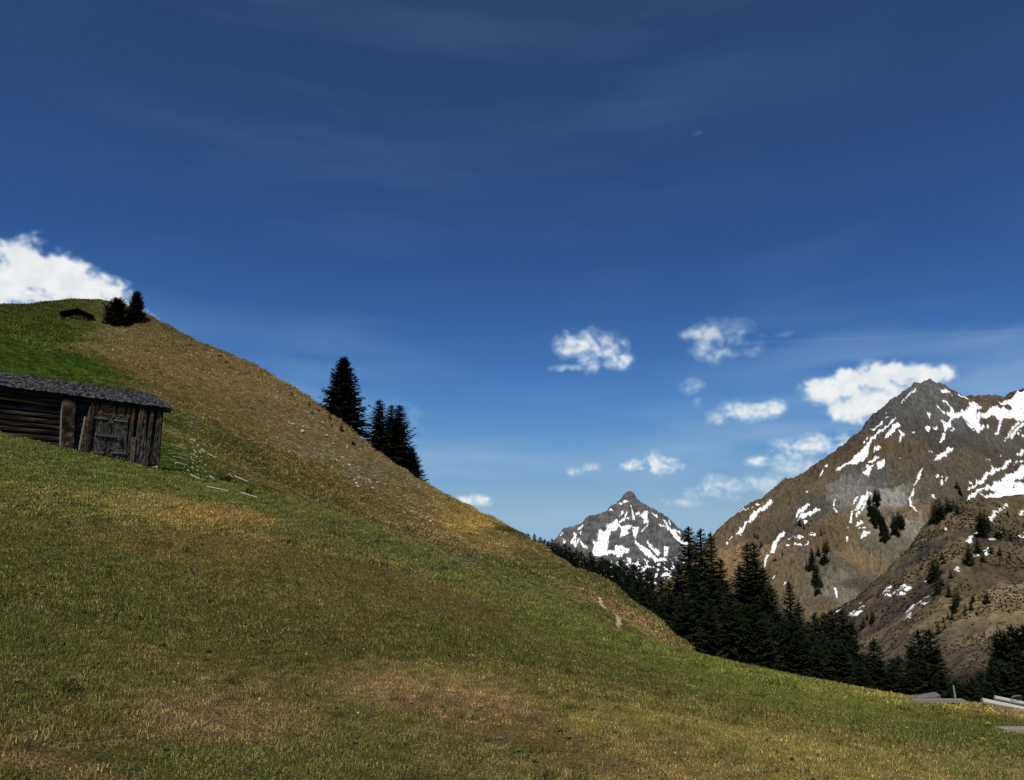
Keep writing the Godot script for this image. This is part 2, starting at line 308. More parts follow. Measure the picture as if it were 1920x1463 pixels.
# outlines of the snow patches in plan: east, south, east, south ...
const MOUNTAIN_SNOW := [
	[970,-2019,987,-2023,1000,-2025,999,-2019,977,-2008,971,-2012],[991,-2013,1004,-2024,1007,-2020,1001,-2013,993,-2011],[1044,-2017,1026,-2006,1003,-1996,973,-1982,948,-1966,935,-1954,927,-1945,916,-1929,890,-1909,863,-1910,838,-1902,814,-1897,831,-1907,856,-1914,869,-1921,886,-1938,912,-1952,935,-1966,950,-1976,971,-1989,996,-1998,1021,-2009,1029,-2014],
	[1021,-1997,1036,-1998,1037,-1988,1021,-1983,1010,-1973,987,-1966,979,-1963,990,-1976,1009,-1983],[1022,-1969,1034,-1968,1030,-1959,1014,-1949,1010,-1951,1021,-1960],[1036,-2053,1028,-2047,1028,-2045,1037,-2049],
	[1026,-2029,1019,-2026,1019,-2023,1026,-2026],[1149,-2106,1136,-2100,1111,-2087,1084,-2068,1084,-2067,1111,-2084,1135,-2096,1149,-2100],[929,-1926,938,-1936,953,-1941,954,-1936,939,-1929],
	[1061,-1970,1054,-1963,1055,-1960,1062,-1968],[946,-1989,939,-1981,940,-1978,946,-1984],[934,-1978,927,-1972,927,-1970,934,-1974],
	[901,-1905,913,-1909,929,-1911,931,-1905,918,-1899,903,-1900],[933,-1896,942,-1902,943,-1896,932,-1881,916,-1866,911,-1871,915,-1885,924,-1888],[894,-1888,910,-1889,909,-1885,895,-1871,880,-1851,873,-1845,870,-1849,863,-1855,867,-1859,876,-1860,883,-1867,884,-1878],
	[979,-1895,979,-1891,982,-1892,984,-1897],[802,-1930,816,-1941,812,-1932,804,-1924],[771,-1897,780,-1908,793,-1916,788,-1906,775,-1897],
	[851,-1789,837,-1785,818,-1770,792,-1745,775,-1731,754,-1697,746,-1686,746,-1683,756,-1693,775,-1726,792,-1736,818,-1760,837,-1775,850,-1782],[846,-1797,826,-1784,795,-1754,795,-1750,826,-1778,846,-1789],[834,-1776,819,-1757,799,-1736,799,-1731,820,-1753,835,-1771],
	[792,-1730,769,-1705,769,-1700,792,-1723],[755,-1666,776,-1692,777,-1677,764,-1662,746,-1655],[817,-1790,801,-1781,800,-1773,817,-1787],
	[730,-1655,723,-1641,725,-1640,732,-1654],[744,-1635,747,-1634,750,-1638,749,-1645],[748,-1627,755,-1626,758,-1632,751,-1633],
	[772,-1808,762,-1796,754,-1779,750,-1760,746,-1742,750,-1744,755,-1762,756,-1779,763,-1794,773,-1805],[951,-1772,935,-1756,915,-1733,904,-1722,888,-1692,880,-1665,874,-1640,877,-1642,885,-1668,893,-1692,906,-1719,916,-1729,935,-1754,952,-1769],[1192,-2038,1205,-2041,1211,-2046,1212,-2053,1206,-2058,1200,-2062,1197,-2066,1201,-2065,1212,-2061,1218,-2055,1221,-2049,1214,-2039,1223,-2041,1234,-2049,1250,-2062,1268,-2068,1284,-2075,1284,-2083,1304,-2098,1316,-2101,1321,-2097,1329,-2096,1318,-2088,1310,-2081,1294,-2069,1285,-2059,1305,-2071,1326,-2077,1348,-2090,1350,-2094,1366,-2098,1374,-2095,1371,-2087,1382,-2091,1388,-2085,1386,-2074,1391,-2072,1401,-2076,1403,-2087,1399,-2096,1389,-2104,1387,-2111,1405,-2118,1429,-2132,1461,-2146,1485,-2143,1651,-1981,1667,-1902,1552,-1914,1482,-1979,1404,-2040,1394,-2047,1382,-2052,1364,-2063,1348,-2057,1350,-2064,1347,-2071,1338,-2074,1326,-2067,1299,-2058,1286,-2048,1282,-2040,1285,-2039,1271,-2028,1294,-2038,1287,-2030,1265,-2019,1262,-2011,1239,-2004,1252,-2014,1245,-2016,1234,-2013,1226,-2020,1247,-2027,1255,-2034,1227,-2025,1232,-2031,1231,-2035,1222,-2027,1204,-2024,1201,-2026,1197,-2020,1186,-2016,1185,-2009,1170,-2002,1148,-1979,1166,-2012,1167,-2026,1171,-2020,1175,-2013,1187,-2017,1197,-2029,1191,-2034],
	[1141,-2044,1152,-2043,1147,-2038,1136,-2032,1143,-2037],[1105,-1993,1117,-2004,1123,-2000,1113,-1982,1099,-1968,1099,-1979],[1125,-1992,1149,-2008,1136,-1992,1121,-1980],
	[1179,-2055,1181,-2049,1182,-2042,1185,-2035,1189,-2036,1185,-2043,1184,-2050,1182,-2056],[1212,-2091,1226,-2089,1244,-2091,1249,-2097,1231,-2095,1217,-2096],[1269,-2103,1300,-2112,1309,-2124,1278,-2115],
	[1132,-1956,1112,-1934,1098,-1920,1099,-1917,1113,-1927,1132,-1949],[1054,-1867,1071,-1880,1085,-1882,1100,-1895,1113,-1901,1120,-1899,1107,-1888,1085,-1873,1087,-1868,1071,-1866,1059,-1852,1035,-1844,1068,-1869],[1049,-1892,1064,-1895,1062,-1891,1052,-1892],
	[1350,-2058,1336,-2045,1323,-2034,1326,-2033,1340,-2044,1354,-2055],[1329,-2031,1306,-2019,1306,-2014,1329,-2028],[1392,-2044,1369,-2036,1349,-2025,1317,-2000,1318,-1999,1350,-2023,1370,-2033,1392,-2040],
	[1399,-2038,1370,-2028,1345,-2018,1346,-2012,1371,-2023,1400,-2032],[1380,-2020,1365,-2014,1365,-2012,1380,-2018],[1376,-2009,1370,-2006,1369,-2002,1374,-2002],
	[1190,-2005,1174,-1995,1174,-1992,1189,-2000],[1306,-2042,1295,-2035,1295,-2031,1307,-2039],[1283,-1929,1241,-1896,1185,-1845,1123,-1795,1078,-1758,1044,-1729,1044,-1727,1077,-1751,1121,-1787,1181,-1834,1237,-1885,1281,-1924],
	[1307,-1918,1414,-1886,1411,-1832,1348,-1862,1265,-1863,1244,-1848,1186,-1792,1248,-1839,1341,-1855,1360,-1824,1300,-1768,1260,-1751,1154,-1726,1121,-1713,1084,-1700,1116,-1707,1106,-1695,1081,-1673,1097,-1693,1082,-1689,1057,-1675,1057,-1679,1044,-1671,1035,-1663,1024,-1659,1054,-1685,1079,-1701,1104,-1717,1076,-1713,1055,-1707,1067,-1715,1111,-1742,1128,-1756,1107,-1748,1092,-1746,1075,-1731,1060,-1716,1045,-1705,1014,-1692,1034,-1709,1058,-1725,1096,-1752,1148,-1790,1192,-1824,1263,-1885],[1321,-1940,1306,-1933,1303,-1929,1316,-1932],[1301,-1933,1278,-1916,1277,-1913,1299,-1928],
	[1348,-1975,1319,-1958,1319,-1954,1348,-1969],[946,-1705,950,-1704,947,-1689,942,-1682,942,-1696],[996,-1825,981,-1809,968,-1793,954,-1776,956,-1772,970,-1788,982,-1804,996,-1820],
	[995,-1753,1001,-1752,993,-1740,991,-1743],[997,-1769,1001,-1767,1006,-1775,1001,-1775],[1017,-1783,1010,-1771,1013,-1771,1020,-1783],
	[1028,-1779,1009,-1758,1010,-1756,1029,-1778],[1073,-1771,1067,-1755,1074,-1760,1077,-1775],[1211,-1901,1180,-1871,1179,-1869,1209,-1897],
	[1274,-1950,1257,-1933,1257,-1932,1274,-1947],[1189,-1859,1174,-1841,1175,-1840,1192,-1857],[648,-1891,628,-1881,613,-1869,594,-1869,580,-1852,564,-1844,552,-1827,539,-1820,526,-1809,510,-1783,502,-1770,502,-1764,510,-1768,527,-1785,540,-1802,552,-1819,565,-1834,580,-1841,594,-1845,612,-1861,628,-1868,647,-1883],
	[629,-1895,615,-1897,598,-1900,596,-1893,613,-1889,628,-1891],[592,-1903,573,-1912,571,-1902,591,-1897],[712,-1826,696,-1815,678,-1800,664,-1776,665,-1772,680,-1783,698,-1800,714,-1817],
	[727,-1795,712,-1790,695,-1776,675,-1772,663,-1765,661,-1756,672,-1758,693,-1760,712,-1779,727,-1790],[664,-1724,671,-1727,675,-1747,668,-1743],[727,-1863,723,-1858,724,-1854,729,-1859],
	[617,-1726,596,-1699,575,-1673,557,-1641,542,-1606,543,-1601,560,-1621,576,-1654,595,-1687,617,-1719],[525,-1759,529,-1758,533,-1774,530,-1778],[489,-1743,493,-1743,496,-1759,492,-1758],
	[530,-1591,520,-1579,513,-1560,514,-1557,522,-1572,531,-1584],[617,-1679,599,-1659,599,-1655,616,-1674],[639,-1672,626,-1668,610,-1649,610,-1645,624,-1660,636,-1663],
	[645,-1661,656,-1649,660,-1657,648,-1668],[661,-1675,655,-1673,653,-1667,659,-1668],[593,-1621,576,-1610,575,-1605,592,-1614],
	[613,-1619,603,-1612,592,-1604,591,-1599,600,-1599,611,-1611],[627,-1616,616,-1614,614,-1608,625,-1610],[518,-1505,506,-1497,506,-1491,518,-1501],
	[518,-1456,513,-1457,511,-1451,516,-1451],[704,-1604,694,-1588,696,-1585,706,-1601],[578,-1382,570,-1363,567,-1347,570,-1350,574,-1365,580,-1382],
	[746,-1616,740,-1607,728,-1596,727,-1591,741,-1596,749,-1611],[741,-1598,751,-1598,753,-1602,745,-1605]
]
# outlines of the snow patches in plan: east, south, east, south ...
const SPUR_SNOW := [
	[681,-1048,686,-1050,683,-1046,670,-1038,648,-1018,628,-1000,633,-1009,650,-1023],[700,-1038,689,-1035,688,-1034,697,-1034],[438,-918,443,-917,447,-911,444,-906,438,-899,437,-905],
	[439,-892,442,-886,445,-882,447,-878,447,-865,444,-860,442,-869,440,-878],[434,-875,437,-875,440,-867,438,-859,434,-863],[438,-888,434,-900,432,-897,436,-883],
	[571,-934,561,-925,551,-916,530,-894,529,-891,551,-913,558,-918,565,-922],[670,-992,654,-977,617,-930,609,-916,625,-929,634,-936],[607,-952,592,-929,597,-932,615,-959],
	[568,-904,559,-892,559,-889,568,-900],[549,-879,533,-869,531,-866,547,-874],[540,-869,531,-860,530,-856,538,-863],
	[523,-859,515,-854,514,-851,522,-857],[500,-844,494,-840,493,-838,500,-842],[489,-840,484,-838,483,-836,489,-838],
	[485,-833,480,-832,479,-830,485,-831],[447,-817,438,-820,430,-824,427,-815,437,-815,446,-815],[431,-803,424,-802,422,-795,430,-798],
	[465,-859,461,-859,460,-856,463,-855],[552,-965,547,-965,544,-958,550,-960],[524,-964,524,-968,522,-965,522,-960],
	[428,-820,422,-820,413,-815,412,-810,417,-807,426,-813],[411,-800,408,-803,405,-797,408,-794],[403,-787,398,-786,395,-779,398,-776],
	[400,-932,406,-931,411,-928,408,-924,402,-920],[401,-917,407,-918,411,-911,409,-905,405,-908,401,-911],[419,-925,412,-930,411,-926,417,-919],
	[421,-979,416,-988,409,-988,409,-988,415,-984,423,-981],[429,-980,427,-986,422,-974,425,-971],[424,-941,422,-944,420,-940,422,-938],
	[307,-603,300,-602,299,-600,306,-601]
]
# outlines of the snow patches in plan: east, south, east, south ...
const PEAK_SNOW := [
	[627,-4959,606,-4926,659,-4956,688,-4969,687,-4928,671,-4892,635,-4904,616,-4851,586,-4704,558,-4727,498,-4746,515,-4805,511,-4857,539,-4826,552,-4884,561,-4913,602,-4900],[501,-4771,586,-4704,628,-4678,636,-4732,683,-4703,721,-4685,709,-4642,649,-4648,580,-4660,521,-4683,499,-4717],[756,-4995,725,-4963,692,-4947,697,-4936,735,-4949,761,-4991],
	[730,-5021,736,-4993,696,-4981,714,-4993],[697,-4922,766,-4880,753,-4834,732,-4840,734,-4787,679,-4811,699,-4869],[769,-4868,811,-4865,797,-4814,769,-4751,756,-4763],
	[805,-4801,879,-4912,852,-4915,853,-4945,828,-4956,873,-4989,902,-4997,884,-4962,884,-4912,824,-4819],[791,-5024,799,-4976,798,-4939,780,-4928,786,-4965],[809,-4984,840,-4991,836,-4968,809,-4969],
	[741,-4958,769,-4960,761,-4946],[710,-5061,744,-5062,778,-5068,778,-5079,744,-5077,710,-5078],[785,-5035,790,-4999,795,-5000,791,-5037],
	[916,-4977,947,-4946,957,-4958,926,-4989],[984,-4946,996,-4908,1022,-4854,1055,-4814,1109,-4815,1133,-4873,1081,-4864,1046,-4888,1009,-4923,994,-4956],[944,-4903,994,-4887,1083,-4909,1092,-4930,1001,-4901,951,-4914],
	[1020,-4960,1021,-4930,1030,-4939,1030,-4972],[757,-4731,777,-4693,810,-4624,851,-4568,921,-4579,926,-4596,868,-4611,841,-4668,795,-4716,765,-4739],[836,-4738,851,-4682,879,-4626,902,-4656,869,-4700,843,-4743],
	[934,-4704,966,-4720,953,-4674,939,-4634,918,-4630],[461,-4977,426,-4965,434,-4945,467,-4959],[323,-4961,303,-4949,311,-4924,330,-4935],
	[396,-4928,400,-4902,369,-4865,387,-4850,417,-4895,406,-4931],[398,-4873,392,-4826,405,-4821,409,-4871],[422,-4882,411,-4850,418,-4846,434,-4875],
	[329,-4903,327,-4873,341,-4869,338,-4900],[432,-4857,448,-4819,470,-4800,476,-4810,460,-4830,441,-4862],[439,-4935,436,-4911,443,-4908,449,-4929],
	[641,-5023,667,-5012,671,-5025,645,-5039],[685,-4561,705,-4560,711,-4594,691,-4595],[630,-4620,665,-4618,669,-4648,634,-4652],
	[732,-4536,738,-4521,753,-4556,743,-4561],[787,-4550,798,-4565,796,-4590,784,-4584],[730,-4460,752,-4445,757,-4461,738,-4484],
	[774,-4471,795,-4482,798,-4509,776,-4498],[842,-4361,866,-4408,917,-4427,880,-4365],[676,-4950,667,-4929,683,-4910,701,-4925],
]
# spruces of the wood below the meadow: east, south, height
const FOREST_TREES := [
	[25.92,-112.04,22.58],[28.32,-114.54,23.79],[30.22,-116.12,24.6],[30.88,-113.76,20.25],[24.82,-115.19,17.87],[24.08,-102.01,16.53],[26.35,-101.38,16.14],[21.02,-102.45,12.29],[21.08,-95.22,13.23],[22.92,-94.86,14.8],
	[29.39,-105.65,14.98],[32.85,-107.01,20.92],[34.64,-109.6,22.01],[32.49,-110.11,18.28],[34.66,-106.28,18.12],[34.84,-103.93,15.64],[29.54,-93.02,16.39],[26.83,-90.6,15.26],[32.05,-94.11,14.47],[33.7,-93.84,17.85],
	[35.2,-95.18,15.22],[30.23,-86.26,14.61],[31,-83.73,13.37],[41.5,-106.49,14.63],[38.85,-102.03,12.57],[41.51,-103.26,14.49],[39.8,-96.49,15.11],[38.97,-91.5,16.26],[38.89,-89.22,15.25],[32.88,-82.88,12.55],
	[32.75,-78.59,11.32],[36.53,-83.49,13.08],[38.3,-82.73,13.62],[36.7,-81,11.39],[37.77,-80.43,11.1],[36.51,-75.52,9.94],[37.21,-75.07,9.5],[32.71,-73.99,8.5],[43.54,-83.63,15.85],[43.1,-80.48,15.52],
	[42.75,-83.8,14.07],[43.4,-80.04,13.77],[39.01,-74.4,11.25],[41.3,-72.82,9.89],[42.24,-72.4,10.72],[45.48,-76.29,12.37],[41.3,-67.45,11.22],[44.39,-71.33,12.5],[40.99,-65.23,10.43],[42.83,-66.57,12.06],
	[43.35,-66.28,12.47],[38.18,-63.3,8.58],[42.47,-64.38,11.39],[47.07,-69.95,15.32],[63.75,-102.94,22.07],[64.31,-102.7,23.11],[64.66,-102.43,22.9],[65.47,-102.07,24.47],[65.94,-101.7,24.18],[66.52,-101.41,25.08],
	[67.13,-101.04,25.6],[1.89,-149.95,9.55],[2.72,-149.54,9.68],[4.47,-148.64,10.06],[5.28,-148.2,10.17],[6.29,-147.67,10.67],[7.69,-146.89,11.07],[8.88,-146.2,10.83],[10.15,-145.46,11.36],[10.92,-144.99,11.39],
	[13.74,-164.29,26.41],[14.42,-159.21,21.95],[15.28,-149.1,12.79],[16.92,-153.9,17.3],[18.77,-158.7,27.28],[18.41,-148.68,13.75],[20.27,-153.44,20.53],[20.94,-148.33,17.74],[22.11,-148.09,19.46],[22.65,-142.98,24],
	[22.95,-137.82,25.73],[24.23,-137.57,27.11],[24.09,-132.53,25.65],[25.64,-132.17,25.78],[25.77,-127.04,22.43],[26.76,-124.76,20.92],[17.51,-123.39,15.16],[18.69,-120.13,13.89],[19.96,-117.87,13.28],[20.84,-112.6,11.5],
	[21.52,-109.41,11.2],[22.17,-107.19,10.95],[15.07,-103.25,8.35],[16.17,-103.11,8.9],[18.7,-106.79,7.81],[18.2,-101,8.15],[19.21,-100.17,9.98],[22.4,-106.57,8.88],[19.17,-86.47,12.26],[21.91,-94.67,13.54],
	[22.34,-90.67,16.33],[21.4,-83.76,12.65],[25.33,-95.28,15.91],[23.87,-85.07,14.16],[27.4,-93.67,14.86],[26.19,-86.25,14.97],[25.71,-82.18,13.55],[25.69,-80.06,11.46],[27.53,-83.43,13.23],[29.08,-83.96,13.69],
	[30.68,-84.61,14.36],[30.09,-82.32,12.39],[31.22,-82.57,12.05],[30.85,-78.88,10.5],[35.36,-88.61,13.35],[33.96,-81.7,12.67],[32.6,-77.19,10.67],[39.29,-89.79,11],[34.06,-75.86,9.21],[39.44,-86.49,10.66],
	[39.27,-83.84,10.56],[37.54,-77.39,11.08],[39.38,-79.85,11.84],[37.67,-74.02,10.12],[43.41,-84.83,12.16],[39.26,-74.69,10.23],[41.02,-75.64,10.31],[40.97,-75.06,10.76],[40.91,-72.72,10.12],[48.87,-85.47,12.22],
	[47.56,-82.09,11.66],[45.93,-77.51,10.52],[43.15,-71.38,10.87],[51.02,-82.48,14.37],[44.64,-70.45,11.68],[46.57,-72.67,13.27],[-2.35,-139.98,11.61],[-1.59,-141.98,11.56],[-0.51,-144.99,11.1],[0.41,-145.98,10.87],
	[1.14,-147.97,10.21],[3.06,-145.94,10.73],[4.4,-149.91,10.89],[5.55,-149.86,10.82],[5.7,-145.82,10.17],[6.92,-145.76,10.4],[8.23,-145.68,10.5],[9.38,-144.6,10.89],[11.47,-144.42,11.22],[13.55,-142.18,12.9],
	[14.7,-139.04,15.56],[15.7,-136.89,17.17],[17.46,-136.65,18.86],[18.39,-134.49,20.16],[18.99,-130.34,20.01],[19.73,-128.19,19.73],[20.51,-125.99,18.79],[21.08,-121.82,16.7],[46.9,-68.76,14.5],[50.15,-71.53,17.15],
	[46.07,-64.43,13.29],[50.64,-68.66,16.52],[47.84,-63.09,13.6],[51.41,-65.55,16.3],[48.52,-60.03,13.48],[52.22,-62.32,16.16],[50.61,-58.27,14.05],[53.19,-58.8,15.99]
]
const RIDGE_TREES := [
	[-30.6,-133.49,12.7],[-22.6,-126.41,9.44],[-20.48,-125.89,10.32],[-19.01,-125.15,11.08],[-16.66,-124.36,5.52]
]
const MOUNTAIN_TREES := [
	[658,-1624,15],[639,-1551,31.4],[634,-1552,23.5],[613,-1533,19.3],[612,-1502,29.1],[578,-1477,37.1],[567,-1437,26.5],[554,-1397,35.2],[552,-1409,17.7],[559,-1392,12.9],
	[547,-1376,20.3],[544,-1381,16.2],[566,-1382,5.8],[548,-1367,5.2],[593,-1520,20.4],[573,-1472,22.2],[615,-1538,16.8],[594,-1514,20.3],[604,-1550,6.5],[579,-1786,5.8],
	[556,-1726,15.5],[552,-1736,9.9],[542,-1664,15],[547,-1708,7],[541,-1650,5.4],[539,-1619,5.3],[533,-1609,3.3],[557,-1578,7.8],[539,-1568,9],[536,-1570,7.8],
	[549,-1536,3.2],[597,-1560,3.9],[568,-1480,16.1],[571,-1473,14.8],[583,-1494,22.5],[650,-1721,15.8],[651,-1700,14.2],[678,-1724,5.8],[665,-1709,10],[653,-1749,5.8],
	[1015,-1721,18.7],[1013,-1708,17],[1015,-1705,9.3],[759,-1562,25.9],[789,-1608,17.4],[818,-1715,27.3],[848,-1751,26.6],[775,-1588,19.1],[770,-1591,18.6],[771,-1590,20.7],
	[790,-1622,27.4],[788,-1668,20.2],[807,-1679,18.1],[788,-1612,26.4],[794,-1633,25.3],[834,-1744,18.6],[783,-1644,27.1],[784,-1611,25.5],[803,-1665,17.8],[774,-1582,16.7],
	[792,-1655,24.8],[809,-1679,20.4],[852,-1770,20.7],[802,-1669,27.9],[838,-1744,22],[807,-1690,24.5],[783,-1639,27.4],[773,-1593,20.1],[836,-1735,18.7],[801,-1698,26.9],
	[802,-1672,20.2],[807,-1695,26.2],[813,-1681,21.9],[811,-1677,18.2],[765,-1563,17.8],[770,-1575,17.8],[773,-1592,16.7],[789,-1646,19.4],[800,-1661,18],[792,-1641,23.7],
	[834,-1727,18.8],[794,-1649,17.5],[833,-1727,19.8],[801,-1643,25.9],[778,-1629,23.4],[809,-1711,21.5],[813,-1725,23.6],[840,-1751,24.4],[773,-1592,20.8],[794,-1661,28.6],
	[792,-1660,25.9],[850,-1750,23.1],[784,-1611,23.2],[842,-1741,22.7],[783,-1611,17],[806,-1665,21.4],[807,-1709,25.6],[776,-1584,22.7],[771,-1566,25.2],[822,-1741,28.2],
	[820,-1708,18.1],[805,-1679,25.8],[790,-1614,22.3],[824,-1605,22.3],[809,-1610,23.1],[791,-1574,27],[817,-1604,24.9],[799,-1580,17.5],[795,-1591,19.5],[820,-1596,23],
	[819,-1616,23.3],[802,-1597,19],[816,-1624,25.2],[815,-1592,26.4],[809,-1619,24.6],[813,-1599,25.1],[815,-1596,22.8]
]
const SPUR_TREES := [
	[554,-991,30],[553,-996,20.4],[559,-991,25.7],[566,-997,16.9],[573,-998,17],[577,-998,15.3],[585,-1004,13.1],[582,-991,14.8],[670,-1026,5.7],[578,-937,22.3],
	[590,-949,18.3],[588,-940,17.3],[575,-936,15.4],[560,-908,23.2],[558,-910,20],[560,-906,20.7],[579,-928,11.9],[526,-865,15],[525,-861,9.4],[500,-838,22.1],
	[500,-841,16.8],[515,-838,13],[537,-859,10.3],[543,-852,11],[577,-902,13.3],[590,-915,11],[571,-900,9.1],[572,-898,10.8],[582,-891,9.1],[489,-872,10.9],
	[484,-860,9.2],[465,-846,24.8],[462,-845,22.5],[470,-849,19.7],[461,-849,13.6],[471,-826,8.2],[447,-806,15.1],[440,-800,17.8],[456,-817,7.3],[437,-773,11.8],
	[430,-746,12.1],[415,-725,15.9],[414,-727,10.7],[426,-715,6.5],[544,-838,7.8],[402,-879,9.1],[405,-870,10.5],[401,-866,12],[393,-869,10.5],[390,-868,9],
	[420,-730,8.6],[410,-717,12.3],[408,-717,7.1],[411,-703,7],[414,-700,7],[412,-694,6.3],[397,-701,8.2],[397,-707,6.3],[402,-689,4.4],[408,-681,4.4],
	[430,-700,9.6],[428,-700,6.4],[381,-685,6.1],[370,-676,9.7],[390,-703,5],[426,-715,5.2]
]
# fallen fence stakes: ends in plan and half thickness
const STAKES := [
	[-23.92,-53.45,-23.43,-54.45,0.04],[-25.31,-58.22,-24.48,-57.52,0.04],[-31.34,-71.59,-30.36,-71.5,0.03],[-29.63,-67.91,-29.12,-68.16,0.04],[-21.91,-48.02,-21.3,-48.3,0.04],[-20.69,-45.74,-20.23,-46.68,0.04],
	[-19.91,-44.04,-19.41,-44.98,0.04],[-18.65,-41.64,-18.53,-43.19,0.09],[-14.36,-33.04,-12.66,-30.12,0.05],[-12.2,-28.54,-11.05,-27.1,0.05],[-9.98,-24.71,-9.23,-24.43,0.05],[-21.33,-50.18,-20.3,-48.36,0.05],
	[-24.34,-60.04,-22.69,-57.62,0.05],[-20.76,-51.16,-20.26,-50.89,0.06],[-17.21,-45.8,-16.61,-44.79,0.04],[-16.81,-45.6,-16.54,-45.65,0.07],[-23.6,-51.31,-23.39,-52.17,0.03],[-32.13,-73.94,-31.71,-73.91,0.03],
	[-28.17,-64.22,-27.8,-64.57,0.03],[-8.78,-24.5,-8.31,-24.14,0.05]
]
# stones of the tumbled wall: east, south, width
const RUBBLE_STONES := [
	[-21.49,-51.98,0.37],[-21.03,-51.13,0.27],[-19.32,-45.61,0.2],[-17.28,-41.34,0.18],[-17.08,-41.94,0.18],[-12.1,-30.26,0.16],[-11.54,-29.06,0.15],[-11.95,-29.51,0.1],
	[-17.98,-42.29,0.18],[-18.64,-45.7,0.17],[-22.92,-53.9,0.26],[-21.62,-54.87,0.16],[-28.72,-77.77,0.29],[-16,-46.54,0.13],[-22.98,-53.6,0.21],[-9.22,-25.28,0.08],
	[-8.65,-24.13,0.07],[-10.32,-26.62,0.11],[-22.49,-53.3,0.14],[-18.36,-43.81,0.13],[-17.77,-41.87,0.12],[-18.89,-44.45,0.15],[-21.78,-50.97,0.1],[-21.44,-49.92,0.09],
	[-22.84,-53.64,0.11],[-19.98,-46.76,0.15],[-11.97,-30.6,0.05],[-11.31,-28.62,0.1],[-22.08,-52.49,0.15],[-11.74,-28.6,0.07],[-20.44,-48.11,0.17],[-20.35,-48.05,0.17],
	[-21.45,-52.31,0.11],[-19.01,-45.24,0.1],[-20.09,-47.77,0.16],[-19.98,-47.55,0.09],[-20.53,-47.92,0.17],[-19.65,-46.07,0.15],[-13.1,-33.08,0.08],[-19.48,-47.02,0.13],
	[-20.9,-50.19,0.17],[-19.87,-48.75,0.13],[-19.97,-47.23,0.11],[-11.94,-30,0.09],[-20.2,-48.08,0.16],[-17.88,-43.22,0.09],[-22.11,-52.1,0.09],[-20.19,-47.15,0.14],
	[-19.44,-46.74,0.12],[-11.8,-28.8,0.07],[-12.04,-30.27,0.07],[-13.03,-32.49,0.09],[-17.2,-41.11,0.09],[-18.38,-44.12,0.11],[-12.62,-30.31,0.1],[-20.59,-49.56,0.13],
	[-20.15,-48.63,0.15],[-22.18,-52.91,0.17]
]
# pale stones on the dry slope
const SLOPE_STONES := [
	[-22.04,-101.66,0.57],[-21.32,-99.69,0.16],[-19.04,-91.02,0.26],[-19.06,-91.22,0.32],[-17.79,-92.07,0.23],[-24.49,-107.96,0.45],[-22.1,-98.29,0.27],[-20,-93.76,0.24],
	[-19.14,-85.74,0.15],[-24.12,-103.52,0.37],[-17.59,-86.02,0.47],[-19.71,-90.7,0.29],[-23.94,-104.87,0.32],[-17.78,-89.08,0.25],[-21.12,-94.26,0.3],[-18.2,-88.31,0.48],
	[-20.98,-103.7,0.29],[-18.98,-92.66,0.26],[-21.69,-100.09,0.24],[-20.15,-101.21,0.31],[-24.87,-112.95,0.63],[-22.48,-93.87,0.31],[-22.84,-101.85,0.24],[-17.61,-83.04,0.16],
	[-20.72,-93.91,0.24],[-20.61,-101.14,0.38],[-25.28,-114.88,0.41],[-18.03,-84.95,0.16],[-23.55,-109.44,0.29],[-19.15,-91.62,0.13],[-18.96,-93.71,0.51],[-20.92,-91.84,0.19],
	[-17.87,-89.19,0.22],[-19.61,-90.97,0.24],[-31.56,-112.41,0.72],[-34.27,-114.07,0.42],[-33.74,-113.79,0.23],[-33.16,-111.81,0.36],[-32.41,-117.24,0.3],[-33.39,-113.82,0.45],
	[-33.96,-113.63,0.34],[-34.47,-119.09,0.24],[-34.43,-118.43,0.36],[-30.33,-115.44,0.27],[-31.35,-114.18,0.53],[-31.93,-113.95,0.41],[-32.46,-112.63,0.25],[-33.45,-113.51,0.38],
	[-8.71,-85.59,0.42],[-12.04,-85.13,0.3],[-7.94,-80.14,0.24],[-9.83,-93.55,0.19],[-8.99,-86.56,0.27],[-9.33,-86.96,0.4],[-8.45,-82.3,0.15],[-12.57,-94.6,0.29],
	[-11.75,-87.66,0.21],[-10.74,-97.01,0.31],[-11.68,-88.83,0.34],[-11.51,-89.6,0.19],[-10.36,-86.41,0.26],[-10.1,-96.35,0.24],[-10,-74.75,0.22],[-9.75,-88.55,0.46],
	[-15.15,-87.1,0.42],[-17.45,-99.32,0.17],[-17.99,-94.78,0.29],[-17.44,-93.1,0.25],[-17.08,-95.46,0.35],[-16.45,-89.3,0.55],[-15.14,-84.79,0.28],[-16.37,-92.73,0.14],
	[-13.01,-84.91,0.15],[-18.61,-95.73,0.17],[-30.49,-119.61,0.62],[-26.15,-109.05,0.39],[-33.24,-121.08,0.34],[-26.31,-103.44,0.29],[-24.57,-103.93,0.28],[-26.99,-112.98,0.44],
	[-24.09,-99.98,0.3],[-25.65,-108.32,0.35],[-31.94,-114.96,0.35],[-27.31,-114.25,0.24],[-28.61,-115.24,0.58],[-30.02,-117.76,0.35],[-26.51,-112.23,0.24],[-27.23,-110.71,0.38],
]
const MEADOW_STONES := [
	[-1.79,-15.41,0.09],[-1.32,-10.94,0.07],[-2.52,-8.79,0.04],[-0.1,-5.93,0.05],[-1.37,-11.14,0.04],[0.95,-5.51,0.04],[-1.22,-6.92,0.03],[-0.86,-6.75,0.04],
	[-2.42,-5.45,0.03],[0.82,-6.97,0.03],[3.75,-8.26,0.04]
]
const PATH := [
	[7.87,-67.93],[7.5,-66.32],[7.39,-63.87],[7.39,-61.75],[7.52,-60.12],[7.73,-59.19],[7.89,-58.38],[7.93,-57.54],[7.61,-55.53],[7.19,-53.01],
]
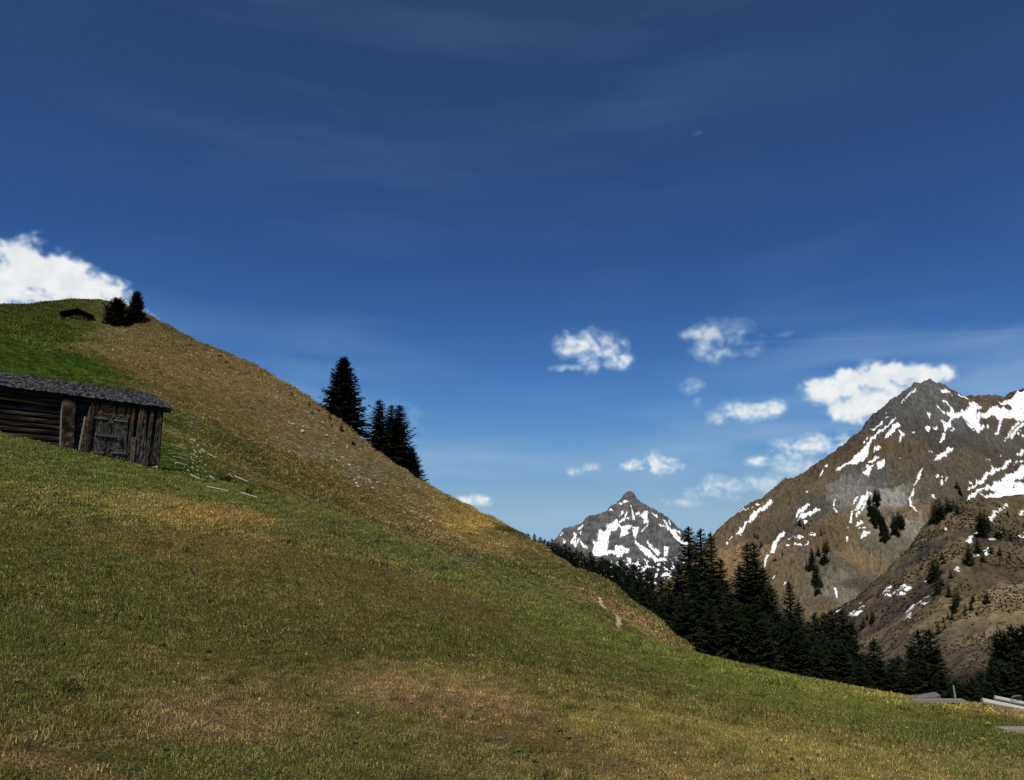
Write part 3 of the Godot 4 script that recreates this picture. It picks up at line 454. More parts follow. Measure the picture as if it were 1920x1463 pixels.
const SHRUBS := [
	[-37.73,-126.62,0.48],[-34.37,-125.68,0.56],[-33.09,-125.75,0.37],[-32.37,-124.14,0.65],[-30.62,-124.43,0.74],[-27.87,-121.74,0.98],[-24.77,-117,0.6],[-14.42,-100.65,0.36],
	[-7.83,-105.87,0.23],[-24.95,-117.01,0.51],[-29.51,-121.87,0.45],[-32.79,-121.75,0.45],[10.94,-62.58,0.32],[11.4,-62.8,0.28],[11.45,-72.3,0.26],[10.65,-74.26,0.32],
	[11.07,-68.25,0.25],[11.71,-69.02,0.25],[-9.06,-26.21,0.24],[-12.07,-31.61,0.39],[-12.77,-33.93,0.31],[-11.31,-29.1,0.22],[-9.57,-27.29,0.19],[-21.72,-51.18,0.24],
	[-6.41,-104.78,0.37]
]
const CLOUDS := [
	[-33.57,13.96,18.82,11.13,9,1.6,1,[[-3.38,-0.55,3.09,3.87],[-1.29,1.15,1.75,2.48],[-0.34,2.00,1.80,2.00],[1.36,1.60,2.18,2.11],[3.03,0.45,2.08,2.15],[4.51,0.12,1.80,1.59],[5.86,-0.32,1.50,0.93],[1.32,-1.19,5.07,3.08],[-6.41,-1.72,3.10,3.42]]],
	[6.32,12.61,5.15,3.84,7,1,2,[[-1.52,0.52,1.33,1.21],[-0.69,0.70,1.45,1.13],[0.75,0.26,1.64,1.05],[-0.30,-0.72,1.03,1.29],[1.95,-0.98,1.42,0.64],[-1.55,-1.31,1.65,0.32]]],
	[16.09,12.87,6.37,3.32,8,0.85,3,[[-2.13,0.60,1.10,0.47],[-0.58,0.04,1.73,1.41],[0.78,0.26,1.52,1.24],[1.88,-0.71,1.31,1.01],[0.15,-0.99,1.90,0.78]]],
	[13.79,9.32,2.15,2.57,4,0.75,4,[[-0.07,0.32,0.93,0.79],[0.28,-0.76,0.39,0.55]]],
	[17.54,7.59,5.61,2.33,6,0.95,5,[[-0.56,0.06,1.49,0.78],[0.76,0.16,1.54,0.70],[1.87,0.23,0.91,0.61],[-2.10,-0.39,1.14,0.55]]],
	[26.14,8.55,10.65,5.49,9,1.5,6,[[-3.25,0.22,1.46,1.05],[-1.66,0.49,1.52,1.41],[0.05,0.62,1.81,1.54],[1.89,0.95,1.75,1.22],[3.33,0.82,1.40,1.07],[-0.74,-0.87,2.47,1.18],[1.28,-0.64,2.54,1.81]]],
	[21.56,4.57,7.4,2.45,7,1,7,[[-1.79,-0.02,1.36,0.91],[-0.16,0.23,1.47,0.98],[1.42,0.33,1.54,0.90],[-3.46,-0.44,0.91,0.46],[2.64,0.58,1.35,0.81]]],
	[14.83,1.94,6.04,2.32,7,0.9,8,[[-1.34,-0.18,1.22,0.78],[0.20,0.19,1.35,0.85],[1.13,0.07,0.97,0.69],[-2.32,-0.76,1.15,0.39]]],
	[18.93,2.47,6.16,2.28,7,0.8,9,[[-1.65,0.02,1.28,0.69],[-0.19,-0.19,1.26,0.68],[1.47,0.54,1.59,0.76],[2.74,1.08,1.39,0.68]]],
	[10.66,3.95,5.1,1.9,6,1.1,10,[[-1.38,-0.06,1.18,0.56],[0.00,0.08,1.41,0.79],[1.29,-0.10,1.09,0.63]]],
	[5.35,3.6,3.22,1.45,5,0.85,11,[[-0.57,-0.16,0.89,0.44],[0.53,0.16,0.88,0.36]]],
	[-2.9,1.29,3.22,1.28,5,1,12,[[-0.52,-0.00,0.89,0.44],[0.56,0.00,0.97,0.48]]],
	[-2.41,-0.1,2.01,0.95,3,1,13,[[0.00,-0.04,0.72,0.36]]],
	[2.49,-0.77,1.2,1.02,3,1,14,[[0.00,0.00,0.52,0.39]]],
	[3.8,-0.77,1.76,1.42,3,1,15,[[0.00,0.00,0.72,0.59]]],
	[-8.1,8.08,2.83,2.22,4,0.45,16,[[-0.50,0.51,0.89,0.48],[0.74,-0.47,0.65,0.65]]],
	[20.56,13.01,1.47,0.61,3,0.5,17,[[-0.11,0.05,0.59,0.23]]],
	[14.81,27.76,1.64,0.5,3,0.3,18,[[0.00,0.00,0.57,0.14]]]
]
# trodden bare patches: east, south, radius
const BARE := [[-2.25,-4.07,0.42],[-2.44,-4.19,0.3],[-2.13,-4.01,0.3],[-2.04,-5.63,0.4],[-1.3,-6.06,0.3],[-0.27,-6.81,0.8],[-0.04,-6.3,0.7],[0.2,-5.93,0.7],[0.45,-5.62,0.7],[-2.03,-6.54,0.4],[-2.22,-4.74,0.25],[-2.01,-4.47,0.3],[-0.84,-6.76,0.25]]

# ---------------------------------------------------------------- helpers
func numbered(called: String) -> String:
	var k: int = taken.get(called, 0)
	taken[called] = k + 1
	return called if k == 0 else "%s_%03d" % [called, k]


func tag(o: Node, label: String, category: String, group := "", kind := "") -> void:
	if label: o.set_meta("label", label)
	if category: o.set_meta("category", category)
	if group: o.set_meta("group", group)
	if kind: o.set_meta("kind", kind)


func thing(called: String, label: String, category: String, at := Vector3.ZERO, turn := 0.0, group := "") -> Node3D:
	var o := Node3D.new()
	o.name = numbered(called)
	o.position = at
	o.rotation.y = turn
	tag(o, label, category, group)
	add_child(o)
	return o


func one(called: String, m: Mesh, mat: Material, label: String, category: String, at := Vector3.ZERO, group := "") -> MeshInstance3D:
	var o := MeshInstance3D.new()
	o.name = numbered(called)
	o.mesh = m
	o.material_override = mat
	o.position = at
	tag(o, label, category, group)
	add_child(o)
	return o


func part(parent: Node3D, called: String, m: Mesh, mat: Material, at := Vector3.ZERO) -> MeshInstance3D:
	var o := MeshInstance3D.new()
	o.name = called
	o.mesh = m
	o.material_override = mat
	o.position = at
	parent.add_child(o, true)
	return o


func setting(called: String, m: Mesh, mat: Material, label := "") -> MeshInstance3D:
	var o := MeshInstance3D.new()
	o.name = numbered(called)
	o.mesh = m
	o.material_override = mat
	o.set_meta("kind", "structure")
	if label: o.set_meta("label", label)
	add_child(o)
	return o


func noise(sd: int, freq: float, octaves := 4, ridged := false) -> FastNoiseLite:
	var f := FastNoiseLite.new()
	f.seed = sd
	f.noise_type = FastNoiseLite.TYPE_SIMPLEX_SMOOTH
	f.frequency = freq
	f.fractal_type = FastNoiseLite.FRACTAL_RIDGED if ridged else FastNoiseLite.FRACTAL_FBM
	f.fractal_octaves = octaves
	return f


func noise_texture(sd: int, freq: float, octaves: int, low: Color, high: Color, size := 512, ridged := false) -> NoiseTexture2D:
	var t := NoiseTexture2D.new()
	t.width = size
	t.height = size
	t.seamless = true
	t.noise = noise(sd, freq, octaves, ridged)
	var g := Gradient.new()
	g.set_color(0, low)
	g.set_color(1, high)
	t.color_ramp = g
	t.generate_mipmaps = false
	return t


# a rough material coloured by its vertices, with a grain over it
func rough(called: String, grain: Texture2D, scale: Vector3, relief: Texture2D = null, deep := 0.0, in_world := true) -> StandardMaterial3D:
	var m := StandardMaterial3D.new()
	m.resource_name = called
	m.vertex_color_use_as_albedo = true
	m.roughness = 0.95
	m.metallic_specular = 0.15
	if grain:
		m.albedo_texture = grain
		m.uv1_triplanar = true
		m.uv1_world_triplanar = in_world
		m.uv1_scale = scale
	if relief:
		m.heightmap_enabled = true
		m.heightmap_texture = relief
		m.heightmap_scale = deep
		m.uv1_triplanar = true
		m.uv1_world_triplanar = in_world
		m.uv1_scale = scale
	return m


func grey(v: float) -> Color:
	return Color(v, v, v)


# cubic spread of a coarse grid (every step-th node known) over the full grid
func spread(coarse: PackedFloat32Array, cx: int, cz: int, step: int, nx: int, nz: int) -> PackedFloat32Array:
	var rows := PackedFloat32Array()
	rows.resize(cz * nx)
	for j in cz:
		for i in nx:
			var a := mini(i / step, cx - 2)
			var f := float(i) / step - a
			var k := j * cx
			var p0 := coarse[k + maxi(a - 1, 0)]
			var p1 := coarse[k + a]
			var p2 := coarse[k + a + 1]
			var p3 := coarse[k + mini(a + 2, cx - 1)]
			rows[j * nx + i] = cubic_interpolate(p1, p2, p0, p3, f)
	var out := PackedFloat32Array()
	out.resize(nx * nz)
	for j in nz:
		var a := mini(j / step, cz - 2)
		var f := float(j) / step - a
		var k0 := maxi(a - 1, 0) * nx
		var k1 := a * nx
		var k2 := (a + 1) * nx
		var k3 := mini(a + 2, cz - 1) * nx
		for i in nx:
			out[j * nx + i] = cubic_interpolate(rows[k1 + i], rows[k2 + i], rows[k0 + i], rows[k3 + i], f)
	return out


func grid_mesh(v: PackedVector3Array, c: PackedColorArray, nx: int, nz: int) -> ArrayMesh:
	var idx := PackedInt32Array()
	idx.resize((nx - 1) * (nz - 1) * 6)
	var k := 0
	for j in nz - 1:
		for i in nx - 1:
			var a := j * nx + i
			idx[k] = a
			idx[k + 1] = a + nx
			idx[k + 2] = a + 1
			idx[k + 3] = a + 1
			idx[k + 4] = a + nx
			idx[k + 5] = a + nx + 1
			k += 6
	var n := PackedVector3Array()
	n.resize(nx * nz)
	for j in nz:
		for i in nx:
			var dx := v[j * nx + mini(i + 1, nx - 1)] - v[j * nx + maxi(i - 1, 0)]
			var dz := v[mini(j + 1, nz - 1) * nx + i] - v[maxi(j - 1, 0) * nx + i]
			var m := dx.cross(dz).normalized()
			n[j * nx + i] = m if m.y > 0.0 else -m
	var arrays := []
	arrays.resize(Mesh.ARRAY_MAX)
	arrays[Mesh.ARRAY_VERTEX] = v
	arrays[Mesh.ARRAY_NORMAL] = n
	arrays[Mesh.ARRAY_COLOR] = c
	arrays[Mesh.ARRAY_INDEX] = idx
	var mesh := ArrayMesh.new()
	mesh.add_surface_from_arrays(Mesh.PRIMITIVE_TRIANGLES, arrays)
	return mesh


# ---------------------------------------------------------------- sky
# each: how far round from the view's north (degrees east), how high, width, height, number of puffs, thickness, seed
func make_sky() -> ImageTexture:
	var w := 4096
	var h := 2048
	var stops := [[0.0, 148, 182, 208], [1.5, 136, 175, 206], [5.0, 104, 154, 203], [8.0, 85, 137, 196], [11.0, 69, 117, 180], [15.0, 56, 99, 160], [19.0, 49, 87, 145], [26.0, 43, 75, 126], [32.0, 43, 69, 113], [38.0, 46, 68, 106], [60.0, 42, 62, 97], [90.0, 40, 59, 93]]
	var low := Image.create(1040, 512, false, Image.FORMAT_RGBF)
	var streak := noise(71, 1.0, 5)
	var veil := noise(72, 1.0, 3)
	for j in 512:
		var el := 90.0 - (j + 0.5) / 512.0 * 180.0
		var e := maxf(el, 0.0)
		var base := Vector3.ZERO
		for k in stops.size() - 1:
			if e >= stops[k][0] and e <= stops[k + 1][0]:
				var f: float = (e - stops[k][0]) / (stops[k + 1][0] - stops[k][0])
				base = Vector3(stops[k][1], stops[k][2], stops[k][3]).lerp(Vector3(stops[k + 1][1], stops[k + 1][2], stops[k + 1][3]), f) / 255.0
		for i in 1040:
			var c := base
			if el > -1.0 and el < 75.0:
				var az := (i - 8 + 0.5) / 1024.0 * TAU
				var x := cos(az) * 14.0
				var y := sin(az) * 14.0
				var s := streak.get_noise_3d(x * 0.13, y * 0.13, el * 0.22 + x * 0.03)
				var g := veil.get_noise_3d(x * 0.1, y * 0.1, el * 0.05)
				var a := clampf((s + 0.16) * 1.9, 0.0, 1.0) * clampf(g * 1.3 + 0.6, 0.0, 1.0)
				var most := lerpf(0.42, 0.1, smoothstep(5.0, 24.0, el))
				c = c.lerp(Vector3(0.72, 0.79, 0.87), a * most)
			low.set_pixel(i, j, Color(c.x, c.y, c.z))
	low.resize(w + 64, h, Image.INTERPOLATE_CUBIC)
	low = low.get_region(Rect2i(32, 0, w, h))
	low.convert(Image.FORMAT_RGB8)
	var px := low.get_data()
	var bill := noise(81, 1.0, 5)
	var fine := noise(82, 1.0, 4)
	var list := CLOUDS.duplicate()
	rng.seed = 77
	for k in 30:
		var az := 44.0 + k * 9.2 + rng.randf_range(-3, 3)
		var big := rng.randf() < 0.3
		list.append([az, rng.randf_range(1.5, 12.0), rng.randf_range(8, 14) if big else rng.randf_range(2.5, 6), rng.randf_range(3, 5.5) if big else rng.randf_range(1.0, 2.2), 9 if big else 6, 1.0 if big else 0.7, 300 + k])
	for cl in list:
		var az0: float = cl[0]
		var el0: float = cl[1]
		var cw: float = cl[2]
		var ch: float = cl[3]
		var thick: float = cl[5]
		rng.seed = int(cl[6]) * 7 + 3
		var puffs := []
		if cl.size() > 7:
			for q in cl[7]:
				puffs.append(q)
		else:
			for k in int(cl[4]):
				var t: float = (k + 0.5) / cl[4] * 2.0 - 1.0
				var r := (1.0 - absf(t) * 0.45) * rng.randf_range(0.65, 1.0)
				puffs.append([t * cw * 0.36, rng.randf_range(-0.12, 0.2) * ch, cw * 0.2 * r + 0.12 * ch, ch * 0.44 * r])
		var i0 := int(floor((az0 - cw * 0.85 + 180.0) / 360.0 * w))
		var i1 := int(ceil((az0 + cw * 0.85 + 180.0) / 360.0 * w))
		var j0 := maxi(0, int(floor((90.0 - el0 - ch * 0.9) / 180.0 * h)))
		var j1 := mini(h / 2, int(ceil((90.0 - el0 + ch * 0.9) / 180.0 * h)))
		var unit := clampf(ch * 0.6, 0.45, 2.0)
		for j in range(j0, j1):
			for i in range(i0, i1):
				var x := (i + 0.5) / w * 360.0 - 180.0 - az0
				var y := 90.0 - (j + 0.5) / h * 180.0 - el0
				var wx := fine.get_noise_3d(x / unit * 0.5, y / unit * 0.5, cl[6] + 50.0) * 0.5
				var b := bill.get_noise_3d(x / unit * 0.6 + wx, y / unit * 0.8, cl[6] * 3.7)
				var d := -1.0
				for q in puffs:
					var ux: float = (x - q[0]) / q[2]
					var uy: float = (y - q[1]) / q[3]
					d = maxf(d, 1.0 - ux * ux - uy * uy)
				if d < -0.75:
					continue
				var f := d * 0.85 + b * 1.15 + 0.14 * thick
				f += fine.get_noise_3d(x / unit * 2.6 + wx * 2.0, y / unit * 2.8, cl[6]) * 0.5
				var alpha := smoothstep(0.0, 1.55 / thick, f) * minf(1.0, thick)
				alpha = maxf(alpha, 0.3 * minf(1.0, thick) * smoothstep(0.05, 0.9, d * 0.5 + b * 1.3 + 0.3))
				if alpha <= 0.003:
					continue
				# droplets scatter all light alike: one near-white body, mottled by its own thin and thick wisps
				var body := Vector3(0.885, 0.905, 0.92).lerp(Vector3(0.945, 0.952, 0.952), clampf(0.5 + fine.get_noise_3d(x / unit * 1.4, y / unit * 1.6, cl[6] + 9.0) * 1.3, 0.0, 1.0))
				var k := (j * w + posmod(i + w / 2, w)) * 3
				px[k] = int(lerpf(px[k], body.x * 255.0, alpha))
				px[k + 1] = int(lerpf(px[k + 1], body.y * 255.0, alpha))
				px[k + 2] = int(lerpf(px[k + 2], body.z * 255.0, alpha))
	# one thin vapour trail
	for i in range(int((17.9 + 180.0) / 360.0 * w), int((60.0 + 180.0) / 360.0 * w)):
		var az := (i + 0.5) / w * 360.0 - 180.0
		var el := 12.62 - (az - 18.0) * 0.03 - (az - 18.0) * (az - 18.0) * 0.0012
		var j := int((90.0 - el) / 180.0 * h)
		var k := (j * w + posmod(i + w / 2, w)) * 3
		for m in 3:
			px[k + m] = int(lerpf(px[k + m], 210.0, 0.11))
	return ImageTexture.create_from_image(Image.create_from_data(w, h, false, Image.FORMAT_RGB8, px))


# ---------------------------------------------------------------- land
func make_meadow() -> void:
	var sheet := Sheet.new(MEADOW_POINTS, 60.0)
	var hue := Tint.new(MEADOW_COLOURS)
	ground = Land.new()
	var L := ground
	var step := 3
	var cx := (L.nx - 1) / step + 2
	var cz := (L.nz - 1) / step + 2
	var coarse := PackedFloat32Array()
	for j in cz:
		for i in cx:
			coarse.append(sheet.at(L.x_of(i * step), L.z_of(j * step)))
	L.high = spread(coarse, cx, cz, step, L.nx, L.nz)
	var bump := noise(5, 0.22, 4)
	var big := noise(6, 0.035, 4)
	var warp := noise(7, 0.6, 3)
	var gully := noise(8, 0.05, 4)
	L.tint.resize(L.nx * L.nz)
	var v := PackedVector3Array()
	v.resize(L.nx * L.nz)
	var c := PackedColorArray()
	c.resize(L.nx * L.nz)
	for j in L.nz:
		var z := L.z_of(j)
		for i in L.nx:
			var x := L.x_of(i)
			var k := j * L.nx + i
			var d := sqrt(x * x + z * z)
			var far := smoothstep(35.0, 80.0, d)
			var y := L.high[k] + bump.get_noise_2d(x, z) * lerpf(0.07, 0.16, far) + big.get_noise_2d(x, z) * 0.5 * far + gully.get_noise_2d(x * 0.5 + z * 0.15, z * 3.0) * 0.35 * far
			y += 0.22 * far * sin(y * 2.3 + big.get_noise_2d(x * 2.0, z * 2.0 + 90.0) * 6.0)
			L.high[k] = y
			v[k] = Vector3(x, y, z)
			var o := d * 0.045 + 0.25
			var u := 1.0 / (o * 4.0)
			if j % 2 == 0 and i % 2 == 0:
				L.tint[k] = hue.at(x + warp.get_noise_3d(x * u, z * u, 0.0) * o * 2.0, z + warp.get_noise_3d(x * u, z * u, 40.0) * o * 2.0)
	for j in L.nz:
		for i in L.nx:
			var i0 := i - i % 2
			var j0 := j - j % 2
			var i1 := i0 if i % 2 == 0 or i + 1 >= L.nx else i + 1
			var j1 := j0 if j % 2 == 0 or j + 1 >= L.nz else j + 1
			var t := (L.tint[j0 * L.nx + i0] + L.tint[j0 * L.nx + i1] + L.tint[j1 * L.nx + i0] + L.tint[j1 * L.nx + i1]) * 0.25
			L.tint[j * L.nx + i] = t
			c[j * L.nx + i] = Color(t.x, t.y, t.z) * 2.1
	print("meadow heights ", Time.get_ticks_msec())
	var m := rough("turf", noise_texture(11, 0.05, 6, grey(0.4), grey(1.0), 1024), Vector3(0.31, 0.31, 0.31), noise_texture(12, 0.09, 5, grey(0), grey(1), 1024), 2.2)
	setting("meadow", grid_mesh(v, c, L.nx, L.nz), m, "grassy alpine meadow rising into a steep dry hillside")


func fill_outline(mask: PackedByteArray, w: int, h: int, outline: PackedVector2Array) -> void:
	var top := INF
	var bottom := -INF
	for p in outline:
		top = minf(top, p.y)
		bottom = maxf(bottom, p.y)
	for j in range(maxi(0, int(top)), mini(h - 1, int(bottom) + 1) + 1):
		var cuts := []
		var y := j + 0.5
		for k in outline.size():
			var a := outline[k]
			var b := outline[(k + 1) % outline.size()]
			if (a.y > y) != (b.y > y):
				cuts.append(a.x + (b.x - a.x) * (y - a.y) / (b.y - a.y))
		cuts.sort()
		for k in range(0, cuts.size() - 1, 2):
			for i in range(maxi(0, int(round(cuts[k]))), mini(w, int(round(cuts[k + 1])))):
				mask[j * w + i] = 255


# a mountain: points, colours, snow outlines; the face runs from near to far along a bearing
func make_mountain(called: String, label: String, points: Array, colours: Array, snow: Array, bearing: float, near: float, far: float, left: float, right: float, nx: int, nz: int, crag: float, crease: float, ribs: float, rock: Callable) -> Callable:
	var sheet := Sheet.new(points, 500.0)
	var b := deg_to_rad(bearing)
	var ahead := Vector3(sin(b), 0, -cos(b))
	var side := Vector3(cos(b), 0, sin(b))
	var step := 4
	var cx := (nx - 1) / step + 2
	var cz := (nz - 1) / step + 2
	var sx := (right - left) / (nx - 1)
	var sz := (far - near) / (nz - 1)
	var coarse := PackedFloat32Array()
	for j in cz:
		for i in cx:
			var p := ahead * (near + j * step * sz) + side * (left + i * step * sx)
			coarse.append(sheet.at(p.x, p.z))
	var high := spread(coarse, cx, cz, step, nx, nz)
	# snow mask in the same grid, twice as fine
	var mw := nx * 2
	var mh := nz * 2
	var mask := PackedByteArray()
	mask.resize(mw * mh)
	for o in snow:
		var outline := PackedVector2Array()
		for k in range(0, o.size(), 2):
			var p := Vector3(o[k], 0, o[k + 1])
			outline.append(Vector2((p.dot(side) - left) / sx * 2.0, (p.dot(ahead) - near) / sz * 2.0))
		fill_outline(mask, mw, mh, outline)
	var hue := Tint.new(colours) if colours else null
	var gully := noise(21, 0.012, 5, true)
	var fold := noise(22, 0.006, 5)
	var ragged := noise(23, 0.09, 3)
	var speck := noise(24, 0.05, 4)
	var v := PackedVector3Array()
	v.resize(nx * nz)
	var c := PackedColorArray()
	c.resize(nx * nz)
	var tints := PackedVector3Array()
	var tx := (nx - 1) / 3 + 2
	if hue:
		for j in (nz - 1) / 3 + 2:
			for i in tx:
				var p := ahead * (near + j * 3 * sz) + side * (left + i * 3 * sx)
				tints.append(hue.at(p.x + fold.get_noise_2d(p.x * 4.0, p.z * 4.0) * 30.0, p.z + fold.get_noise_2d(p.x * 4.0, p.z * 4.0 + 900.0) * 30.0))
	for j in nz:
		for i in nx:
			var k := j * nx + i
			var s := left + i * sx
			var a := near + j * sz
			var p := ahead * a + side * s
			var g := gully.get_noise_2d(s * 1.6 + fold.get_noise_2d(s, a) * 40.0, a * 0.45)
			var f := fold.get_noise_2d(s * 1.5, a * 1.5)
			var e := ragged.get_noise_2d(s * 0.7, a * 0.7)
			var fine := speck.get_noise_2d(s * 3.1, a * 1.7)
			var ribbed := gully.get_noise_2d(s * 4.4 + f * 40.0, a * 1.1 + 700.0)
			p.y = high[k] + (g * 0.75 + f * 0.9 + e * 0.2 + fine * 0.16 + ribbed * crease) * crag
			v[k] = p
			var base: Vector3
			if hue:
				base = tints[(j / 3) * tx + i / 3].lerp(tints[(j / 3 + 1) * tx + i / 3 + 1], ((j % 3) + (i % 3)) / 6.0)
				var grain := speck.get_noise_2d(s * 4.2, a * 1.1)
				var pale := (base.x + base.y + base.z) / 3.0
				base = base.lerp(Vector3(pale, pale, pale * 0.98), 0.3) * Vector3(0.98, 1.0, 1.0)
				base *= 0.72 + grain * 0.36 + e * 0.26 + fine * 0.2 + ribbed * 0.14
			base = rock.call(base, p, s, a, g, e, speck)
			var mi := clampi(int(i * 2 + ragged.get_noise_2d(s * 2.2, a * 1.4) * 2.0), 0, mw - 1)
			var mj := clampi(int(j * 2 + ragged.get_noise_2d(s * 2.2 + 500.0, a * 1.4) * 2.0), 0, mh - 1)
			if mask[mj * mw + mi] and absf(speck.get_noise_2d(s * 1.9 + e * 3.0, a * 0.5 + 900.0)) > ribs:
				base = Vector3(0.86, 0.88, 0.91)
			c[k] = Color(base.x, base.y, base.z)
	var m := rough(called, null, Vector3.ONE)
	setting(called, grid_mesh(v, c, nx, nz), m, label)
	print(called, " ", Time.get_ticks_msec())
	return func(x: float, z: float) -> float:
		var q := Vector3(x, 0, z)
		var i := clampi(int(round((q.dot(side) - left) / sx)), 0, nx - 1)
		var j := clampi(int(round((q.dot(ahead) - near) / sz)), 0, nz - 1)
		return v[j * nx + i].y


# ---------------------------------------------------------------- trees
func spruce_crown(sd: int, H: float, R: float, levels: int, per: int, segs: int, clear: float, blunt := 0.8, dense := 1.0) -> ArrayMesh:
	var r := RandomNumberGenerator.new()
	r.seed = sd
	var s := Shape.new()
	var lop := []
	for k in 5:
		lop.append(r.randf_range(0.8, 1.12))
	var az := 0.0
	for l in levels:
		var t := float(l) / levels
		var y_of := H * (clear + (0.985 - clear) * pow(t, 0.92))
		var rad := R * pow(1.0 - t, blunt)
		if t < 0.14:
			rad *= 0.72 + 2.0 * t
		var n := maxi(3, int(per * (1.0 - 0.5 * t)))
		for b in n:
			var y := y_of + r.randf_range(-0.5, 0.5) * H / levels
			az += 2.39996 + r.randf_range(-0.35, 0.35)
			var lobe: float = lop[int(posmod(az, TAU) / TAU * 5.0) % 5]
			var length := rad * lobe * r.randf_range(0.68, 1.1) + 0.05 * R
			if r.randf() < 0.05:
				length *= 1.22
			var lift := lerpf(-0.32, 0.7, pow(t, 1.3)) + r.randf_range(-0.12, 0.12)
			var dir := Vector3(cos(az), 0, sin(az))
			var across := Vector3(-sin(az), 0, cos(az))
			var tone := r.randf_range(0.65, 1.35)
			s.col = Color(0.0155 * tone, 0.0215 * tone, 0.0095 * tone) if r.randf() > 0.06 else Color(0.035, 0.03, 0.02)
			var prev := Vector3(0, y + r.randf_range(-0.1, 0.1), 0)
			for k in range(1, segs + 1):
				var f := float(k) / segs
				var p := Vector3(0, y, 0) + dir * length * f + Vector3(0, length * (lift * f - 0.34 * sin(f * PI * 0.75) + 0.16 * f * f), 0)
				var tw := (length * 0.36 * (1.0 - 0.6 * f) + 0.035 * R + 0.1) * dense
				for e in [-1.0, 1.0]:
					var a := r.randf_range(0.75, 1.15)
					var d: Vector3 = (dir * cos(a) + across * (e * sin(a)) + Vector3(0, r.randf_range(-0.55, -0.05), 0)).normalized()
					var wide: Vector3 = d.cross(Vector3.UP).normalized() * cos(r.randf_range(-0.9, 0.9)) + Vector3.UP * r.randf_range(-0.6, 0.6)
					s.kite(prev.lerp(p, r.randf()), p + d * tw, wide * tw * 0.24)
				# needles hanging from the branch
				s.kite(prev, p + Vector3(0, -tw * r.randf_range(0.25, 0.6), 0), across * tw * 0.2)
				prev = p
			s.kite(prev, prev + (dir + Vector3(0, 0.25, 0)) * (0.12 * length + 0.1), across * 0.07)
	s.col = Color(0.022, 0.03, 0.014)
	for k in 4:
		var a := k * PI * 0.25
		s.kite(Vector3(0, H * 0.95, 0), Vector3(0, H * 1.0, 0), Vector3(cos(a), 0, sin(a)) * H * 0.007)
	return s.mesh()


func trunk_mesh(H: float, r0: float) -> ArrayMesh:
	var s := Shape.new()
	s.col = Color(0.06, 0.048, 0.04)
	var last := Vector3(0, -0.5, 0)
	for k in 6:
		var p := Vector3(sin(k * 1.7) * 0.05, H * (k + 1) / 6.2, cos(k * 2.3) * 0.05)
		s.rod(last, p, r0 * (1.0 - k / 6.5) + 0.02, r0 * (1.0 - (k + 1) / 6.5) + 0.02, 7)
		last = p
	return s.mesh()


var crowns := {}
var trunks := {}


func tree(kind: String, at: Vector3, height: float, label: String, group: String, wide := 1.0, turn := 0.0) -> Node3D:
	var t := thing("spruce_tree", label, "tree", at, turn, group)
	var base: float = crowns[kind][1]
	var k := height / base
	t.scale = Vector3(k * wide, k, k * wide)
	part(t, "trunk", trunks[kind], mats.bark)
	part(t, "crown", crowns[kind][0], mats.needles)
	return t


